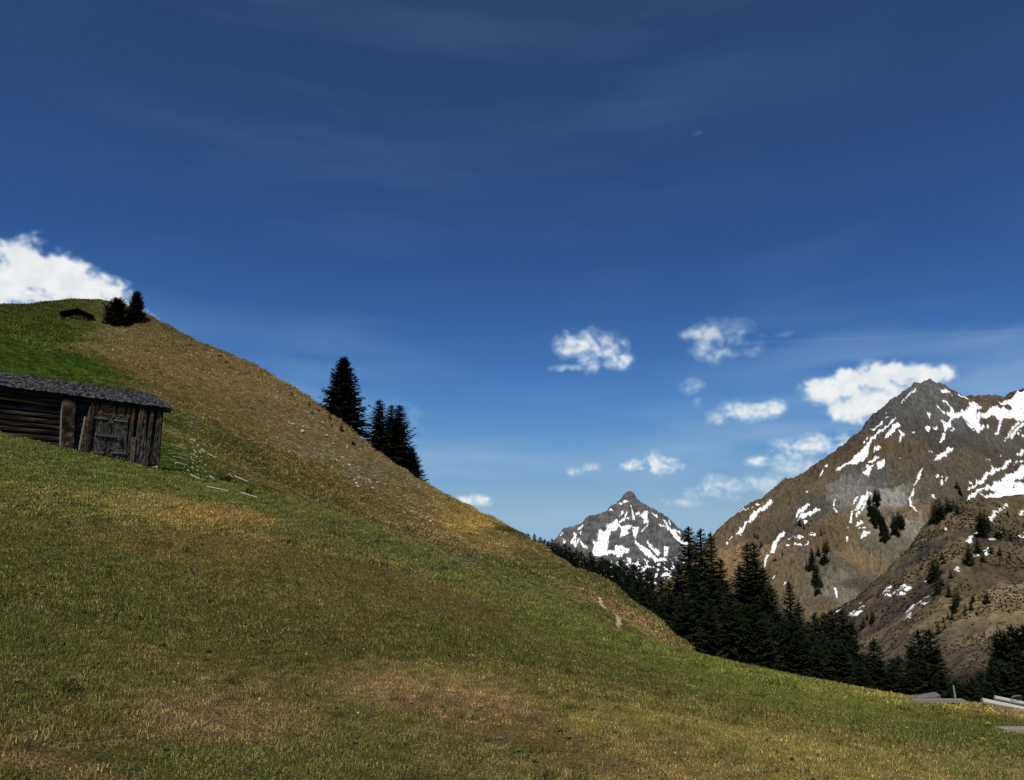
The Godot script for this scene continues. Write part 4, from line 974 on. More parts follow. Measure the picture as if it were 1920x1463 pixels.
func make_trees() -> void:
	mats.needles = rough("needles", null, Vector3.ONE)
	mats.needles.metallic_specular = 0.12
	mats.needles.roughness = 0.7
	mats.bark = rough("bark", noise_texture(31, 0.06, 4, grey(0.4), grey(1), 256), Vector3(2, 0.5, 2), null, 0.0, false)
	for k in 5:
		crowns["tall%d" % k] = [spruce_crown(100 + k, 18.0, [3.5, 3.1, 3.8, 2.9, 3.3][k], 58, 8, 6, [0.05, 0.07, 0.05, 0.1, 0.06][k], [0.8, 0.75, 0.9, 0.85, 0.7][k]), 18.0]
		trunks["tall%d" % k] = trunk_mesh(18.0, 0.26)
	crowns["ridge"] = [spruce_crown(141, 14.0, 4.5, 58, 12, 6, 0.01, 0.85, 1.2), 14.0]
	crowns["open"] = [spruce_crown(142, 12.0, 3.4, 46, 8, 6, 0.12, 0.72, 1.0), 12.0]
	crowns["open2"] = [spruce_crown(143, 12.0, 3.0, 46, 8, 6, 0.1, 0.75, 1.0), 12.0]
	crowns["round"] = [spruce_crown(151, 7.0, 3.5, 40, 13, 6, 0.1, 0.5, 1.2), 7.0]
	crowns["round2"] = [spruce_crown(152, 7.0, 2.5, 44, 13, 6, 0.02, 0.5, 1.2), 7.0]
	crowns["small"] = [spruce_crown(161, 2.0, 0.8, 14, 7, 4, 0.02, 0.7), 2.0]
	for kind in ["ridge", "open", "open2", "round", "round2", "small"]:
		trunks[kind] = trunk_mesh(crowns[kind][1], crowns[kind][1] * 0.016 + 0.02)
	for k in 3:
		crowns["far%d" % k] = [spruce_crown(171 + k, 16.0, [4.2, 3.6, 3.2][k], 16, 9, 2, 0.01, 0.75, 1.9), 16.0]
		trunks["far%d" % k] = trunk_mesh(16.0, 0.3)
	# the hilltop pair
	tree("round", ground.point(-80.6, -148.0, -0.1), 5.6, "bushy spruce with ragged top and bare foot beside the hilltop hut", "hilltop spruce pair", 0.95, 0.4)
	tree("round2", ground.point(-78.6, -151.5, -0.1), 6.4, "taller dense cone-shaped spruce of the hilltop pair", "hilltop spruce pair", 0.92, 1.9)
	# spruces on the skyline of the hill
	var rl := ["big lone dark spruce on the skyline of the dry hill", "leftmost of three open-crowned spruces standing on the skyline", "slim middle spruce of the three on the skyline", "rightmost tall spruce of the skyline three", "low dark spruce downhill of the skyline three"]
	var rk := ["ridge", "open", "open2", "open", "ridge"]
	for k in 5:
		var q: Array = RIDGE_TREES[k]
		tree(rk[k], ground.point(q[0], q[1], -0.2), q[2] + 0.2, rl[k], "spruces on the hill skyline", [1.25, 1.3, 1.15, 1.3, 1.5][k], k * 1.3)
	rng.seed = 9
	for k in FOREST_TREES.size():
		var q: Array = FOREST_TREES[k]
		var label := "dark spruce in the wood filling the gap behind the hill"
		var group := "spruces of the wood behind the hill"
		var bearing: float = -q[0] / q[1]
		if bearing > 0.52:
			label = "dark spruce behind the timber at the meadow's right edge"
			group = "spruces behind the timber"
		elif bearing > 0.4:
			label = "dark spruce low against the scrubby slope"
			group = "spruces before the scrubby slope"
		elif bearing > 0.33:
			label = "dark spruce beside the slender pointed one"
			group = "spruces round the slender one"
		elif bearing > 0.27:
			label = "dark spruce crowded round the broad one before the yellow patch"
			group = "spruces round the broad one"
		elif bearing > 0.2:
			label = "dark spruce crowded round the tallest of the wood"
			group = "spruces round the tallest"
		if k == 0: label = "tallest spruce of the wood, standing before the far snowy peak's foot"
		if k == 11: label = "broad dark spruce in front of the yellow patch of mountainside"
		if k == 19: label = "slender pointed spruce between the broad ones and the scrubby slope"
		if k == 32: label = "thin spruce with open boughs against the scrubby brown slope"
		if k == 38: label = "ragged spruce with pale twigs before the scrubby brown slope"
		var thin: float = clampf(1.45 - (q[2] - 9.0) * 0.022, 1.08, 1.45) * rng.randf_range(0.9, 1.15)
		tree("tall%d" % rng.randi_range(0, 4), ground.point(q[0], q[1], -0.3), q[2] + 0.3, label, group, thin, rng.randf() * TAU)


func far_trees(list: Array, height_at: Callable, label: String, group: String) -> void:
	for q in list:
		tree("far%d" % rng.randi_range(0, 2), Vector3(q[0], height_at.call(q[0], q[1]) - 0.8, q[1]), q[2] * 1.15 + 0.8, label, group, rng.randf_range(0.9, 1.3), rng.randf() * TAU)


# ---------------------------------------------------------------- grass
func clump(sd: int, blades: int, spread_r: float, tall: float, wide: float, lean: float) -> ArrayMesh:
	var r := RandomNumberGenerator.new()
	r.seed = sd
	var s := Shape.new()
	for k in blades:
		var a := r.randf() * TAU
		var foot := Vector3(cos(a), 0, sin(a)) * spread_r * sqrt(r.randf())
		var d := r.randf() * TAU
		var dir := Vector3(cos(d), 0, sin(d))
		var h := tall * r.randf_range(0.5, 1.15)
		var l := lean * r.randf_range(0.3, 1.2)
		var mid := foot + Vector3(0, h * 0.62, 0) + dir * h * l * 0.45
		var tip := foot + Vector3(0, h * maxf(0.12, 1.0 - l * 0.45), 0) + dir * h * l * 1.15
		var f := r.randf() * TAU
		var w := Vector3(cos(f), 0, sin(f)) * wide * r.randf_range(0.7, 1.2) * 0.5
		var tone := r.randf_range(0.3, 0.95) if r.randf() < 0.7 else r.randf_range(1.3, 2.5)
		s.col = Color(tone, tone, tone)
		foot.y -= 0.015
		s.quad(foot - w, foot + w, mid + w * 0.8, mid - w * 0.8)
		s.tri(mid - w * 0.8, mid + w * 0.8, tip)
	return s.mesh()


func scatter(called: String, label: String, category: String, m: Mesh, mat: Material, buffer: PackedFloat32Array) -> void:
	var mm := MultiMesh.new()
	mm.transform_format = MultiMesh.TRANSFORM_3D
	mm.use_colors = true
	mm.mesh = m
	mm.instance_count = buffer.size() / 16
	mm.buffer = buffer
	var o := MultiMeshInstance3D.new()
	o.name = numbered(called)
	o.multimesh = mm
	o.material_override = mat
	tag(o, label, category, "", "stuff")
	add_child(o)


func put(buffer: PackedFloat32Array, x: float, y: float, z: float, turn: float, k: float, tall: float, c: Vector3) -> void:
	var a := cos(turn) * k
	var b := sin(turn) * k
	buffer.append(a); buffer.append(0.0); buffer.append(b); buffer.append(x)
	buffer.append(0.0); buffer.append(tall); buffer.append(0.0); buffer.append(y)
	buffer.append(-b); buffer.append(0.0); buffer.append(a); buffer.append(z)
	buffer.append(c.x); buffer.append(c.y); buffer.append(c.z); buffer.append(1.0)


func on_barn(x: float, z: float) -> bool:
	var q := barn_frame.affine_inverse() * Vector3(x, 0, z)
	return q.x > -12.6 and q.x < 0.1 and q.z < 0.05 and q.z > -3.6


func make_grass() -> void:
	var m := rough("grass", null, Vector3.ONE)
	m.roughness = 0.8
	m.backlight_enabled = true
	m.backlight = Color(0.5, 0.5, 0.5)
	rng.seed = 4
	var patch := noise(41, 0.5, 3)
	var streak := noise(42, 0.6, 4)
	# rings: from, to, clumps per square metre, blades, clump radius, tall, wide, how far round (degrees)
	var rings := [[3.0, 8.5, 620.0, 16, 0.07, 0.03, 0.0042, -45.0, 48.0], [8.5, 17.0, 230.0, 16, 0.11, 0.038, 0.008, -44.0, 48.0], [17.0, 31.0, 95.0, 15, 0.16, 0.056, 0.015, -42.0, 46.0], [31.0, 62.0, 36.0, 14, 0.25, 0.11, 0.03, -37.0, 16.0], [62.0, 125.0, 12.0, 13, 0.36, 0.2, 0.05, -37.0, 13.0], [125.0, 205.0, 3.6, 13, 0.6, 0.3, 0.09, -37.0, -9.0]]
	for ri in rings.size():
		var g: Array = rings[ri]
		var a0 := deg_to_rad(g[7])
		var a1 := deg_to_rad(g[8])
		var count := int((a1 - a0) * 0.5 * (g[1] * g[1] - g[0] * g[0]) * g[2])
		var green := PackedFloat32Array()
		var straw := PackedFloat32Array()
		for k in count:
			var d := sqrt(rng.randf_range(g[0] * g[0], g[1] * g[1]))
			var a := rng.randf_range(a0, a1)
			var x := sin(a) * d
			var z := -cos(a) * d
			if on_barn(x, z):
				continue
			var bare := false
			for q in BARE:
				var dx: float = x - q[0]
				var dz: float = z - q[1]
				if dx * dx + dz * dz < q[2] * q[2] * (0.55 + 0.9 * absf(patch.get_noise_2d(x * 6.0, z * 6.0))) and rng.randf() < 0.55:
					bare = true
			if ri == 3 or ri == 4:
				for q in PATH:
					if absf(x - q[0]) < 0.55 and absf(z - q[1]) < 1.2:
						bare = true
			if bare:
				continue
			var c := ground.colour(x, z)
			var dry := clampf((c.x / maxf(c.y, 0.001) - 0.72) * 1.35, 0.06, 0.94)
			var bright := rng.randf()
			var p := patch.get_noise_2d(x * 1.3, z * 1.3) + 0.8 * patch.get_noise_2d(x * 9.0 / (1.0 + d * 0.08), z * 9.0 / (1.0 + d * 0.08))
			var lum := (c.x + c.y) * 0.5
			var is_straw := rng.randf() < clampf(dry + p * 0.55, 0.08, 0.92)
			var col: Vector3
			if is_straw:
				col = Vector3(c.x * 1.16, c.y * 1.1, c.z * 1.12)
				col *= lerpf(0.85, 2.6 if d < 32.0 else 1.9, bright * bright * bright)
			else:
				col = Vector3(c.x * 0.86, c.y * 0.98, c.z * 0.84)
				col *= lerpf(0.7, 2.3, bright * bright)
			if d > 32.0:
				col *= 1.0 + 0.75 * streak.get_noise_2d((x * 0.94 + z * 0.34) * 0.25, (z * 0.94 - x * 0.34) * 1.6)
			col *= 2.5
			var sc := rng.randf_range(0.75, 1.3)
			put(straw if is_straw else green, x, ground.y(x, z), z, rng.randf() * TAU, sc, sc * (rng.randf_range(0.55, 0.95) if is_straw else rng.randf_range(0.75, 1.15)), col)
		var where: String = ["beside the viewer", "in the near meadow", "in the middle of the meadow", "along the meadow's far edge", "on the dry hillside", "on the upper hill"][ri]
		scatter("green_grass", "short green spring grass " + where, "grass", clump(200 + ri, g[3], g[4], g[5], g[6], 0.8), m, green)
		scatter("straw_grass", "matted straw-coloured old grass " + where, "grass", clump(220 + ri, g[3], g[4], g[5] * 0.9, g[6] * 0.9, 1.5), m, straw)
		if ri < 3:
			var tufts := PackedFloat32Array()
			for k in int(count * [0.016, 0.014, 0.012][ri]):
				var d := sqrt(rng.randf_range(g[0] * g[0], g[1] * g[1]))
				var a := rng.randf_range(a0, a1)
				var x := sin(a) * d
				var z := -cos(a) * d
				if on_barn(x, z) or patch.get_noise_2d(x * 0.9 + 70.0, z * 0.9) < 0.02:
					continue
				var c := ground.colour(x, z)
				var sc := rng.randf_range(0.6, 1.3)
				put(tufts, x, ground.y(x, z), z, rng.randf() * TAU, sc, sc * rng.randf_range(0.7, 1.2), Vector3(c.x * 0.8, c.y, c.z * 0.8) * rng.randf_range(1.2, 2.2))
			scatter("grass_tufts", "taller tufts of fresh grass " + where, "grass", clump(240 + ri, 34, g[4] * 1.1, g[5] * 2.3, g[6] * 1.1, 0.9), m, tufts)
		print("ring ", ri, " ", green.size() / 16, " ", straw.size() / 16, " ", Time.get_ticks_msec())


# ---------------------------------------------------------------- barn
var barn_frame := Transform3D(Basis(Vector3(0.53, 0, -0.848), Vector3.UP, Vector3(0.848, 0, 0.53)), Vector3(-14.43, 3.63, -30.72))


# an upright board whose weathered face changes along its height
func board_mesh(sd: int, wide: float, y0: float, y1: float, thick: float, warm_from: float, brown := 0.0) -> ArrayMesh:
	var r := RandomNumberGenerator.new()
	r.seed = sd
	var s := Shape.new()
	var rows := 22
	var base := r.randf_range(0.6, 1.5)
	var cols := 4
	var tones := []
	for j in rows + 1:
		var line := []
		var y := lerpf(y0, y1, float(j) / rows)
		for i in cols + 1:
			var g := r.randf_range(0.5, 1.3) * base
			var weathered := Color(0.29, 0.24, 0.185) * g
			if r.randf() < 0.35:
				weathered = Color(0.035, 0.031, 0.028)
			if y > warm_from + r.randf_range(-0.22, 0.16):
				weathered = Color(0.6, 0.31, 0.13) * r.randf_range(0.55, 1.15)
				if r.randf() < 0.2:
					weathered = Color(0.03, 0.02, 0.012)
			elif y > warm_from - 0.45 and r.randf() < 0.4:
				weathered = Color(0.2, 0.12, 0.06) * g
			if r.randf() < brown:
				weathered = Color(0.19, 0.12, 0.07) * r.randf_range(0.25, 0.95)
			line.append(weathered)
		tones.append(line)
	var slant := r.randf_range(-0.005, 0.005)
	for j in rows:
		var a := lerpf(y0, y1, float(j) / rows)
		var b := lerpf(y0, y1, float(j + 1) / rows)
		for i in cols:
			var xa := (float(i) / cols - 0.5) * wide
			var xb := (float(i + 1) / cols - 0.5) * wide
			var p := [Vector3(xa + slant * j, a, thick), Vector3(xb + slant * j, a, thick), Vector3(xb + slant * (j + 1), b, thick), Vector3(xa + slant * (j + 1), b, thick)]
			s.tri_c(p[0], p[2], p[1], tones[j][i], tones[j + 1][i + 1], tones[j][i + 1])
			s.tri_c(p[0], p[3], p[2], tones[j][i], tones[j + 1][i], tones[j + 1][i + 1])
	# sides, ends and back
	s.col = Color(0.24, 0.235, 0.23) * base
	var h := wide * 0.5
	var o := slant * rows
	s.quad(Vector3(-h, y0, 0), Vector3(-h + o, y1, 0), Vector3(-h + o, y1, thick), Vector3(-h, y0, thick))
	s.quad(Vector3(h, y0, thick), Vector3(h + o, y1, thick), Vector3(h + o, y1, 0), Vector3(h, y0, 0))
	s.quad(Vector3(-h, y0, 0), Vector3(-h, y0, thick), Vector3(h, y0, thick), Vector3(h, y0, 0))
	s.quad(Vector3(-h + o, y1, thick), Vector3(-h + o, y1, 0), Vector3(h + o, y1, 0), Vector3(h + o, y1, thick))
	s.quad(Vector3(h, y0, 0), Vector3(h + o, y1, 0), Vector3(-h + o, y1, 0), Vector3(-h, y0, 0))
	return s.mesh()


# a hewn log lying along x, slightly crooked, with weathered streaks
func log_mesh(sd: int, x0: float, x1: float, high: float, deep: float) -> ArrayMesh:
	var r := RandomNumberGenerator.new()
	r.seed = sd
	var s := Shape.new()
	var n := 16
	var sides := 8
	var rings := []
	var tones := []
	for i in n + 1:
		var x := lerpf(x0, x1, float(i) / n)
		var ring := []
		var tone := []
		var sag := r.randf_range(-0.012, 0.012)
		for k in sides:
			var a := TAU * (k + 0.5) / sides
			var f := 1.0 + r.randf_range(-0.06, 0.06)
			ring.append(Vector3(x, sin(a) * high * 0.55 * f + sag, cos(a) * deep * 0.55 * f))
			var g := r.randf()
			tone.append(Color(0.04, 0.031, 0.025) if g < 0.5 else (Color(0.1, 0.075, 0.055) if g < 0.85 else Color(0.2, 0.165, 0.13)))
		rings.append(ring)
		tones.append(tone)
	for i in n:
		for k in sides:
			var m := (k + 1) % sides
			s.tri_c(rings[i][k], rings[i][m], rings[i + 1][m], tones[i][k], tones[i][m], tones[i + 1][m])
			s.tri_c(rings[i][k], rings[i + 1][m], rings[i + 1][k], tones[i][k], tones[i + 1][m], tones[i + 1][k])
	s.col = Color(0.05, 0.04, 0.032)
	for k in sides:
		var m := (k + 1) % sides
		s.tri(Vector3(x0, 0, 0), rings[0][m], rings[0][k])
		s.tri(Vector3(x1, 0, 0), rings[n][k], rings[n][m])
	return s.mesh()


func stone_mesh(sd: int, flat: float, c: Color) -> ArrayMesh:
	var r := RandomNumberGenerator.new()
	r.seed = sd
	var s := Shape.new()
	var n := 7
	var rows := []
	for j in 4:
		var row := []
		var e: float = [-1.0, -0.35, 0.45, 0.95][j]
		var rr: float = [0.55, 1.0, 0.92, 0.4][j]
		for k in n:
			var a := TAU * k / n + r.randf_range(-0.25, 0.25)
			row.append(Vector3(cos(a) * rr * r.randf_range(0.75, 1.1), (e + r.randf_range(-0.15, 0.15)) * flat, sin(a) * rr * r.randf_range(0.6, 0.95)) * 0.5)
		rows.append(row)
	for j in 3:
		for k in n:
			var m := (k + 1) % n
			s.col = c * r.randf_range(0.8, 1.15)
			s.quad(rows[j][k], rows[j + 1][k], rows[j + 1][m], rows[j][m])
	s.col = c * 1.05
	var top := Vector3(0, 0.5 * flat, 0)
	var low := Vector3(0, -0.5 * flat, 0)
	for k in n:
		var m := (k + 1) % n
		s.tri(rows[3][k], top, rows[3][m])
		s.tri(rows[0][m], low, rows[0][k])
	return s.mesh()


func make_barn() -> void:
	var grain_v := noise_texture(51, 0.05, 5, grey(0.35), grey(1.0), 512)
	mats.board = rough("boards", grain_v, Vector3(5.0, 0.45, 5.0), grain_v, 0.6, false)
	mats.log = rough("logs", grain_v, Vector3(0.4, 6.0, 6.0), grain_v, 1.2, false)
	mats.shingle = rough("shingles", noise_texture(52, 0.08, 4, grey(0.55), grey(1), 256), Vector3(2, 2, 2), null, 0.0, false)
	mats.stone = rough("stone", noise_texture(53, 0.05, 5, grey(0.6), grey(1), 256), Vector3(1.5, 1.5, 1.5), noise_texture(53, 0.05, 5, grey(0), grey(1), 256), 1.5, false)
	var b := thing("log_barn", "long weathered log barn with shingled roof and plank door on the meadow", "barn")
	b.transform = barn_frame
	# logs of the left part
	var k := 0
	var y := 0.02
	rng.seed = 21
	while y < 2.35:
		var hh := rng.randf_range(0.17, 0.23)
		part(b, "log", log_mesh(400 + k, -12.4, -3.28 + rng.randf_range(-0.02, 0.05), hh, 0.2), mats.log, Vector3(0, y + hh * 0.5, -0.12))
		y += hh
		k += 1
	# a split log that shows its orange heartwood
	var s := Shape.new()
	s.col = Color(0.6, 0.25, 0.07)
	s.hull([Vector3(-7.6, 1.98, -0.08), Vector3(-5.3, 2.0, -0.08), Vector3(-5.3, 2.0, 0.01), Vector3(-7.6, 1.98, 0.02), Vector3(-7.6, 2.09, -0.08), Vector3(-5.3, 2.05, -0.08), Vector3(-5.3, 2.05, 0.01), Vector3(-7.6, 2.09, 0.0)])
	s.col = Color(0.45, 0.3, 0.17)
	s.hull([Vector3(-5.298, 1.985, -0.08), Vector3(-4.5, 1.99, -0.08), Vector3(-4.5, 1.99, -0.01), Vector3(-5.298, 1.985, 0.015), Vector3(-5.298, 2.06, -0.08), Vector3(-4.5, 2.01, -0.08), Vector3(-4.5, 2.01, -0.02), Vector3(-5.298, 2.06, 0.005)])
	part(b, "split_log", s.mesh(), mats.board)
	s = Shape.new()
	s.col = Color(0.2, 0.19, 0.18)
	s.box(Vector3(-4.05, 0.33, 0.03), Vector3(0.28, 0.05, 0.1))
	part(b, "wooden_peg", s.mesh(), mats.board)
	# wide corner post, two rough door posts
	var post := part(b, "corner_post", board_mesh(431, 0.46, -0.12, 2.28, 0.12, 2.1, 0.65), mats.board, Vector3(-3.72, 0, -0.02))
	post.rotation.z = 0.02
	var p2 := part(b, "door_post", board_mesh(432, 0.17, -0.1, 1.72, 0.1, 1.5, 0.35), mats.board, Vector3(-3.27, 0, 0.0))
	p2.rotation.z = -0.04
	var p3 := part(b, "door_post", board_mesh(433, 0.16, -0.1, 2.12, 0.12, 1.85, 0.4), mats.board, Vector3(-3.07, 0, 0.0))
	p3.rotation.z = -0.02
	# boards over the door
	var x := -2.94
	k = 0
	while x < -1.5:
		var w := rng.randf_range(0.11, 0.17)
		part(b, "board", board_mesh(440 + k, w - 0.012, 1.84 + rng.randf_range(-0.03, 0.04), 2.42, 0.03, 1.9), mats.board, Vector3(x + w * 0.5, 0, rng.randf_range(-0.01, 0.02)))
		x += w
		k += 1
	# boards right of the door, warped and uneven
	x = -1.45
	k = 0
	while x < -0.04:
		var w := minf(rng.randf_range(0.12, 0.2), 0.01 - x)
		var o := part(b, "board", board_mesh(460 + k, w - 0.014, rng.randf_range(-0.02, 0.14), 2.42, 0.035, 1.9), mats.board, Vector3(x + w * 0.5, 0, rng.randf_range(0.0, 0.05)))
		o.rotation.y = rng.randf_range(-0.28, 0.12)
		x += w
		k += 1
	var short := part(b, "board", board_mesh(478, 0.15, 0.02, 1.12, 0.03, 3.0), mats.board, Vector3(-1.22, 0, 0.085))
	short.rotation.y = -0.12
	# door
	var door := Node3D.new()
	door.name = "door"
	b.add_child(door)
	x = -2.97
	k = 0
	while x < -1.5:
		var w := minf(rng.randf_range(0.13, 0.22), -1.46 - x)
		part(door, "board", board_mesh(480 + k, w - 0.01, 0.13 + rng.randf_range(-0.03, 0.04), 1.84 + rng.randf_range(-0.02, 0.02), 0.03, 9.0), mats.board, Vector3(x + w * 0.5, 0, rng.randf_range(0.02, 0.035)))
		x += w
		k += 1
	for q in [[-2.66, 1.72, 0.58], [-1.8, 1.7, 0.56], [-2.68, 0.4, 0.6], [-1.78, 0.44, 0.58]]:
		s = Shape.new()
		s.col = Color(0.42, 0.41, 0.4)
		s.box(Vector3.ZERO, Vector3(q[2], 0.05, 0.03))
		part(door, "batten", s.mesh(), mats.board, Vector3(q[0], q[1], 0.075))
	s = Shape.new()
	s.col = Color(0.3, 0.29, 0.28)
	s.box(Vector3.ZERO, Vector3(0.92, 0.085, 0.045))
	part(door, "latch_bar", s.mesh(), mats.board, Vector3(-2.3, 1.07, 0.085)).rotation.z = -0.015
	s = Shape.new()
	s.col = Color(0.2, 0.19, 0.18)
	s.box(Vector3.ZERO, Vector3(0.09, 0.2, 0.09))
	part(door, "latch_block", s.mesh(), mats.board, Vector3(-1.84, 1.03, 0.1))
	for q in [[-2.9, 1.86], [-2.55, 0.72], [-1.95, 1.4], [-2.15, 1.8]]:
		s = Shape.new()
		s.col = Color(0.3, 0.29, 0.28)
		s.rod(Vector3.ZERO, Vector3(0, 0, 0.04), 0.022, 0.018, 6)
		part(door, "peg", s.mesh(), mats.board, Vector3(q[0], q[1], 0.05))
	# what closes the barn behind the planks
	s = Shape.new()
	s.col = Color(0.16, 0.13, 0.1)
	s.box(Vector3(-6.2, 1.0, -0.27), Vector3(12.3, 2.8, 0.06))
	s.box(Vector3(-6.2, 1.0, -3.35), Vector3(12.3, 2.8, 0.06))
	part(b, "inner_wall", s.mesh(), mats.log)
	s = Shape.new()
	s.col = Color(0.045, 0.038, 0.032)
	for e in [-12.42, -0.02]:
		s = Shape.new()
		s.col = Color(0.1, 0.085, 0.07)
		s.hull([Vector3(e - 0.04, -0.4, -3.38), Vector3(e + 0.04, -0.4, -3.38), Vector3(e + 0.04, -0.4, -0.02), Vector3(e - 0.04, -0.4, -0.02), Vector3(e - 0.04, 2.35, -3.38), Vector3(e + 0.04, 2.35, -3.38), Vector3(e + 0.04, 2.35, -0.02), Vector3(e - 0.04, 2.35, -0.02)])
		s.tri(Vector3(e + 0.04, 2.35, -0.02), Vector3(e + 0.04, 3.2, -1.5), Vector3(e + 0.04, 2.35, -3.38))
		s.tri(Vector3(e - 0.04, 2.35, -3.38), Vector3(e - 0.04, 3.2, -1.5), Vector3(e - 0.04, 2.35, -0.02))
		part(b, "gable_wall", s.mesh(), mats.log)
	# roof
	var pitch := deg_to_rad(26.0)
	var eave := Vector3(0, 2.42, 0.14)
	var ridge := Vector3(0, 2.42 + 1.62 * tan(pitch), -1.5)
	var rear := Vector3(0, 2.1, -3.75)
	s = Shape.new()
	s.col = Color(0.03, 0.026, 0.023)
	var L := Vector3(-12.8, 0, 0)
	var E := Vector3(0.26, 0, 0)
	var up := Vector3(0, 0.06, 0)
	s.hull([L + ridge - up, E + ridge - up, E + eave - up, L + eave - up, L + ridge, E + ridge, E + eave, L + eave])
	s.hull([L + rear - up, E + rear - up, E + ridge - up, L + ridge - up, L + rear, E + rear, E + ridge, L + ridge])
	var roof := part(b, "roof", s.mesh(), mats.log)
	s = Shape.new()
	var slope := (ridge - eave)
	var rows := 19
	for side in 2:
		var foot := eave if side == 0 else rear
		var run := (ridge - foot)
		var nrm := Vector3(0, absf(run.z), run.y * (1 if side == 0 else -1)).normalized()
		for j in rows:
			var xx := -12.8
			while xx < 0.2:
				var w := rng.randf_range(0.06, 0.12)
				var a := foot + run * ((j - 0.12 + rng.randf_range(-0.12, 0.12)) / rows) + nrm * 0.035
				var c := foot + run * (minf(j + 1.5, rows) / rows) + nrm * 0.012
				var lift := nrm * rng.randf_range(0.0, 0.03)
				var g := rng.randf_range(0.18, 0.31) * (0.7 if rng.randf() < 0.15 else 1.0)
				s.col = Color(g, g * 0.985, g * 0.98)
				var x1 := minf(xx + w - 0.008, 0.22)
				var P := [Vector3(xx, 0, 0) + a + lift, Vector3(x1, 0, 0) + a + lift, Vector3(x1, 0, 0) + c, Vector3(xx, 0, 0) + c]
				if side == 0:
					s.quad(P[0], P[3], P[2], P[1])
				else:
					s.quad(P[1], P[2], P[3], P[0])
				var t := nrm * -0.022
				s.quad(P[0] + t, P[0], P[1], P[1] + t)
				s.quad(P[0] + t, P[3] + t, P[3], P[0])
				s.quad(P[1], P[2], P[2] + t, P[1] + t)
				xx += w
	var sh := part(roof, "shingles", s.mesh(), mats.shingle)
	sh.set_meta("kind", "stuff")
	s = Shape.new()
	s.col = Color(0.05, 0.045, 0.042)
	s.rod(L + Vector3(0, 2.31, 0.07), E + Vector3(0, 2.31, 0.07), 0.06, 0.06, 6)
	part(roof, "eave_purlin", s.mesh(), mats.log)
	s = Shape.new()
	s.col = Color(0.14, 0.135, 0.13)
	var va := E + eave + Vector3(0.0, -0.06, 0.02)
	var vb := E + ridge + Vector3(0.0, -0.06, 0)
	s.hull([vb, vb + Vector3(0.03, 0, 0), va + Vector3(0.03, 0, 0), va, vb + Vector3(0, 0.12, 0), vb + Vector3(0.03, 0.12, 0), va + Vector3(0.03, 0.12, 0), va + Vector3(0, 0.12, 0)])
	part(roof, "verge_board", s.mesh(), mats.board)
	# dry stones under the sill
	for q in [[-0.12, -0.02, 0.02, 0.24], [-0.3, -0.05, 0.05, 0.22], [-0.15, -0.16, 0.08, 0.26], [-0.38, -0.16, 0.1, 0.26], [-0.52, -0.1, 0.06, 0.2], [-0.2, -0.28, 0.14, 0.24], [-0.02, -0.2, 0.04, 0.18], [-3.7, 0.06, 0.14, 0.2], [-3.45, 0.05, 0.18, 0.4], [-3.58, 0.0, 0.24, 0.18]]:
		var o := part(b, "foundation_stone", stone_mesh(500 + k, 0.55, Color(0.34, 0.335, 0.31)), mats.stone, Vector3(q[0], q[1], q[2]))
		o.scale = Vector3.ONE * q[3]
		o.rotation.y = k * 1.1
		k += 1


func make_hut() -> void:
	var at := ground.point(-86.8, -144.9)
	var h := thing("hay_hut", "small dark gabled hay hut on the green hilltop", "hut", at + Vector3(0, 0.05, 0), atan2(-at.x, -at.z))
	var s := Shape.new()
	var y := -0.7
	var k := 0
	rng.seed = 61
	while y < 1.75:
		var half := 2.6 if y < 1.0 else 2.6 * (1.95 - y) / 0.95
		s.col = Color(0.022, 0.018, 0.015) * rng.randf_range(0.7, 1.6)
		s.rod(Vector3(-half, y + 0.1, 0.02), Vector3(half, y + 0.1, 0.02), 0.13, 0.13, 6)
		y += 0.21
		k += 1
	part(h, "log_wall", s.mesh(), mats.log)
	s = Shape.new()
	s.col = Color(0.02, 0.017, 0.014)
	s.hull([Vector3(-2.55, -0.9, -5.0), Vector3(2.55, -0.9, -5.0), Vector3(2.55, -0.9, -0.1), Vector3(-2.55, -0.9, -0.1), Vector3(-2.55, 1.0, -5.0), Vector3(2.55, 1.0, -5.0), Vector3(2.55, 1.0, -0.1), Vector3(-2.55, 1.0, -0.1)])
	part(h, "body_wall", s.mesh(), mats.log)
	for e in [-1.0, 1.0]:
		s = Shape.new()
		s.col = Color(0.03, 0.027, 0.025)
		var a := Vector3(0, 2.0, 0.7)
		var d := Vector3(3.0 * e, 0.86, 0.7)
		var back := Vector3(0, 0, -6.2)
		var t := Vector3(0, 0.12, 0)
		if e < 0:
			s.hull([d + back, a + back, a, d, d + back + t, a + back + t, a + t, d + t])
		else:
			s.hull([a + back, d + back, d, a, a + back + t, d + back + t, d + t, a + t])
		part(h, "roof_slope", s.mesh(), mats.shingle)
	for q in [[-0.15, 0.32, 1.7, 0.26], [-0.05, 0.68, 1.3, 0.12]]:
		s = Shape.new()
		s.col = Color(0.12, 0.1, 0.085)
		s.box(Vector3(q[0], q[1], 0.18), Vector3(q[2], q[3], 0.05))
		part(h, "pale_plank", s.mesh(), mats.board)
	for q in [[0.85, 0.3, 0.9], [1.55, 0.05, 0.35], [-1.3, 0.1, 0.4]]:
		s = Shape.new()
		s.col = Color(0.17, 0.155, 0.14)
		s.box(Vector3(q[0], q[1], 0.22), Vector3(0.16, q[2], 0.08))
		part(h, "post", s.mesh(), mats.board)


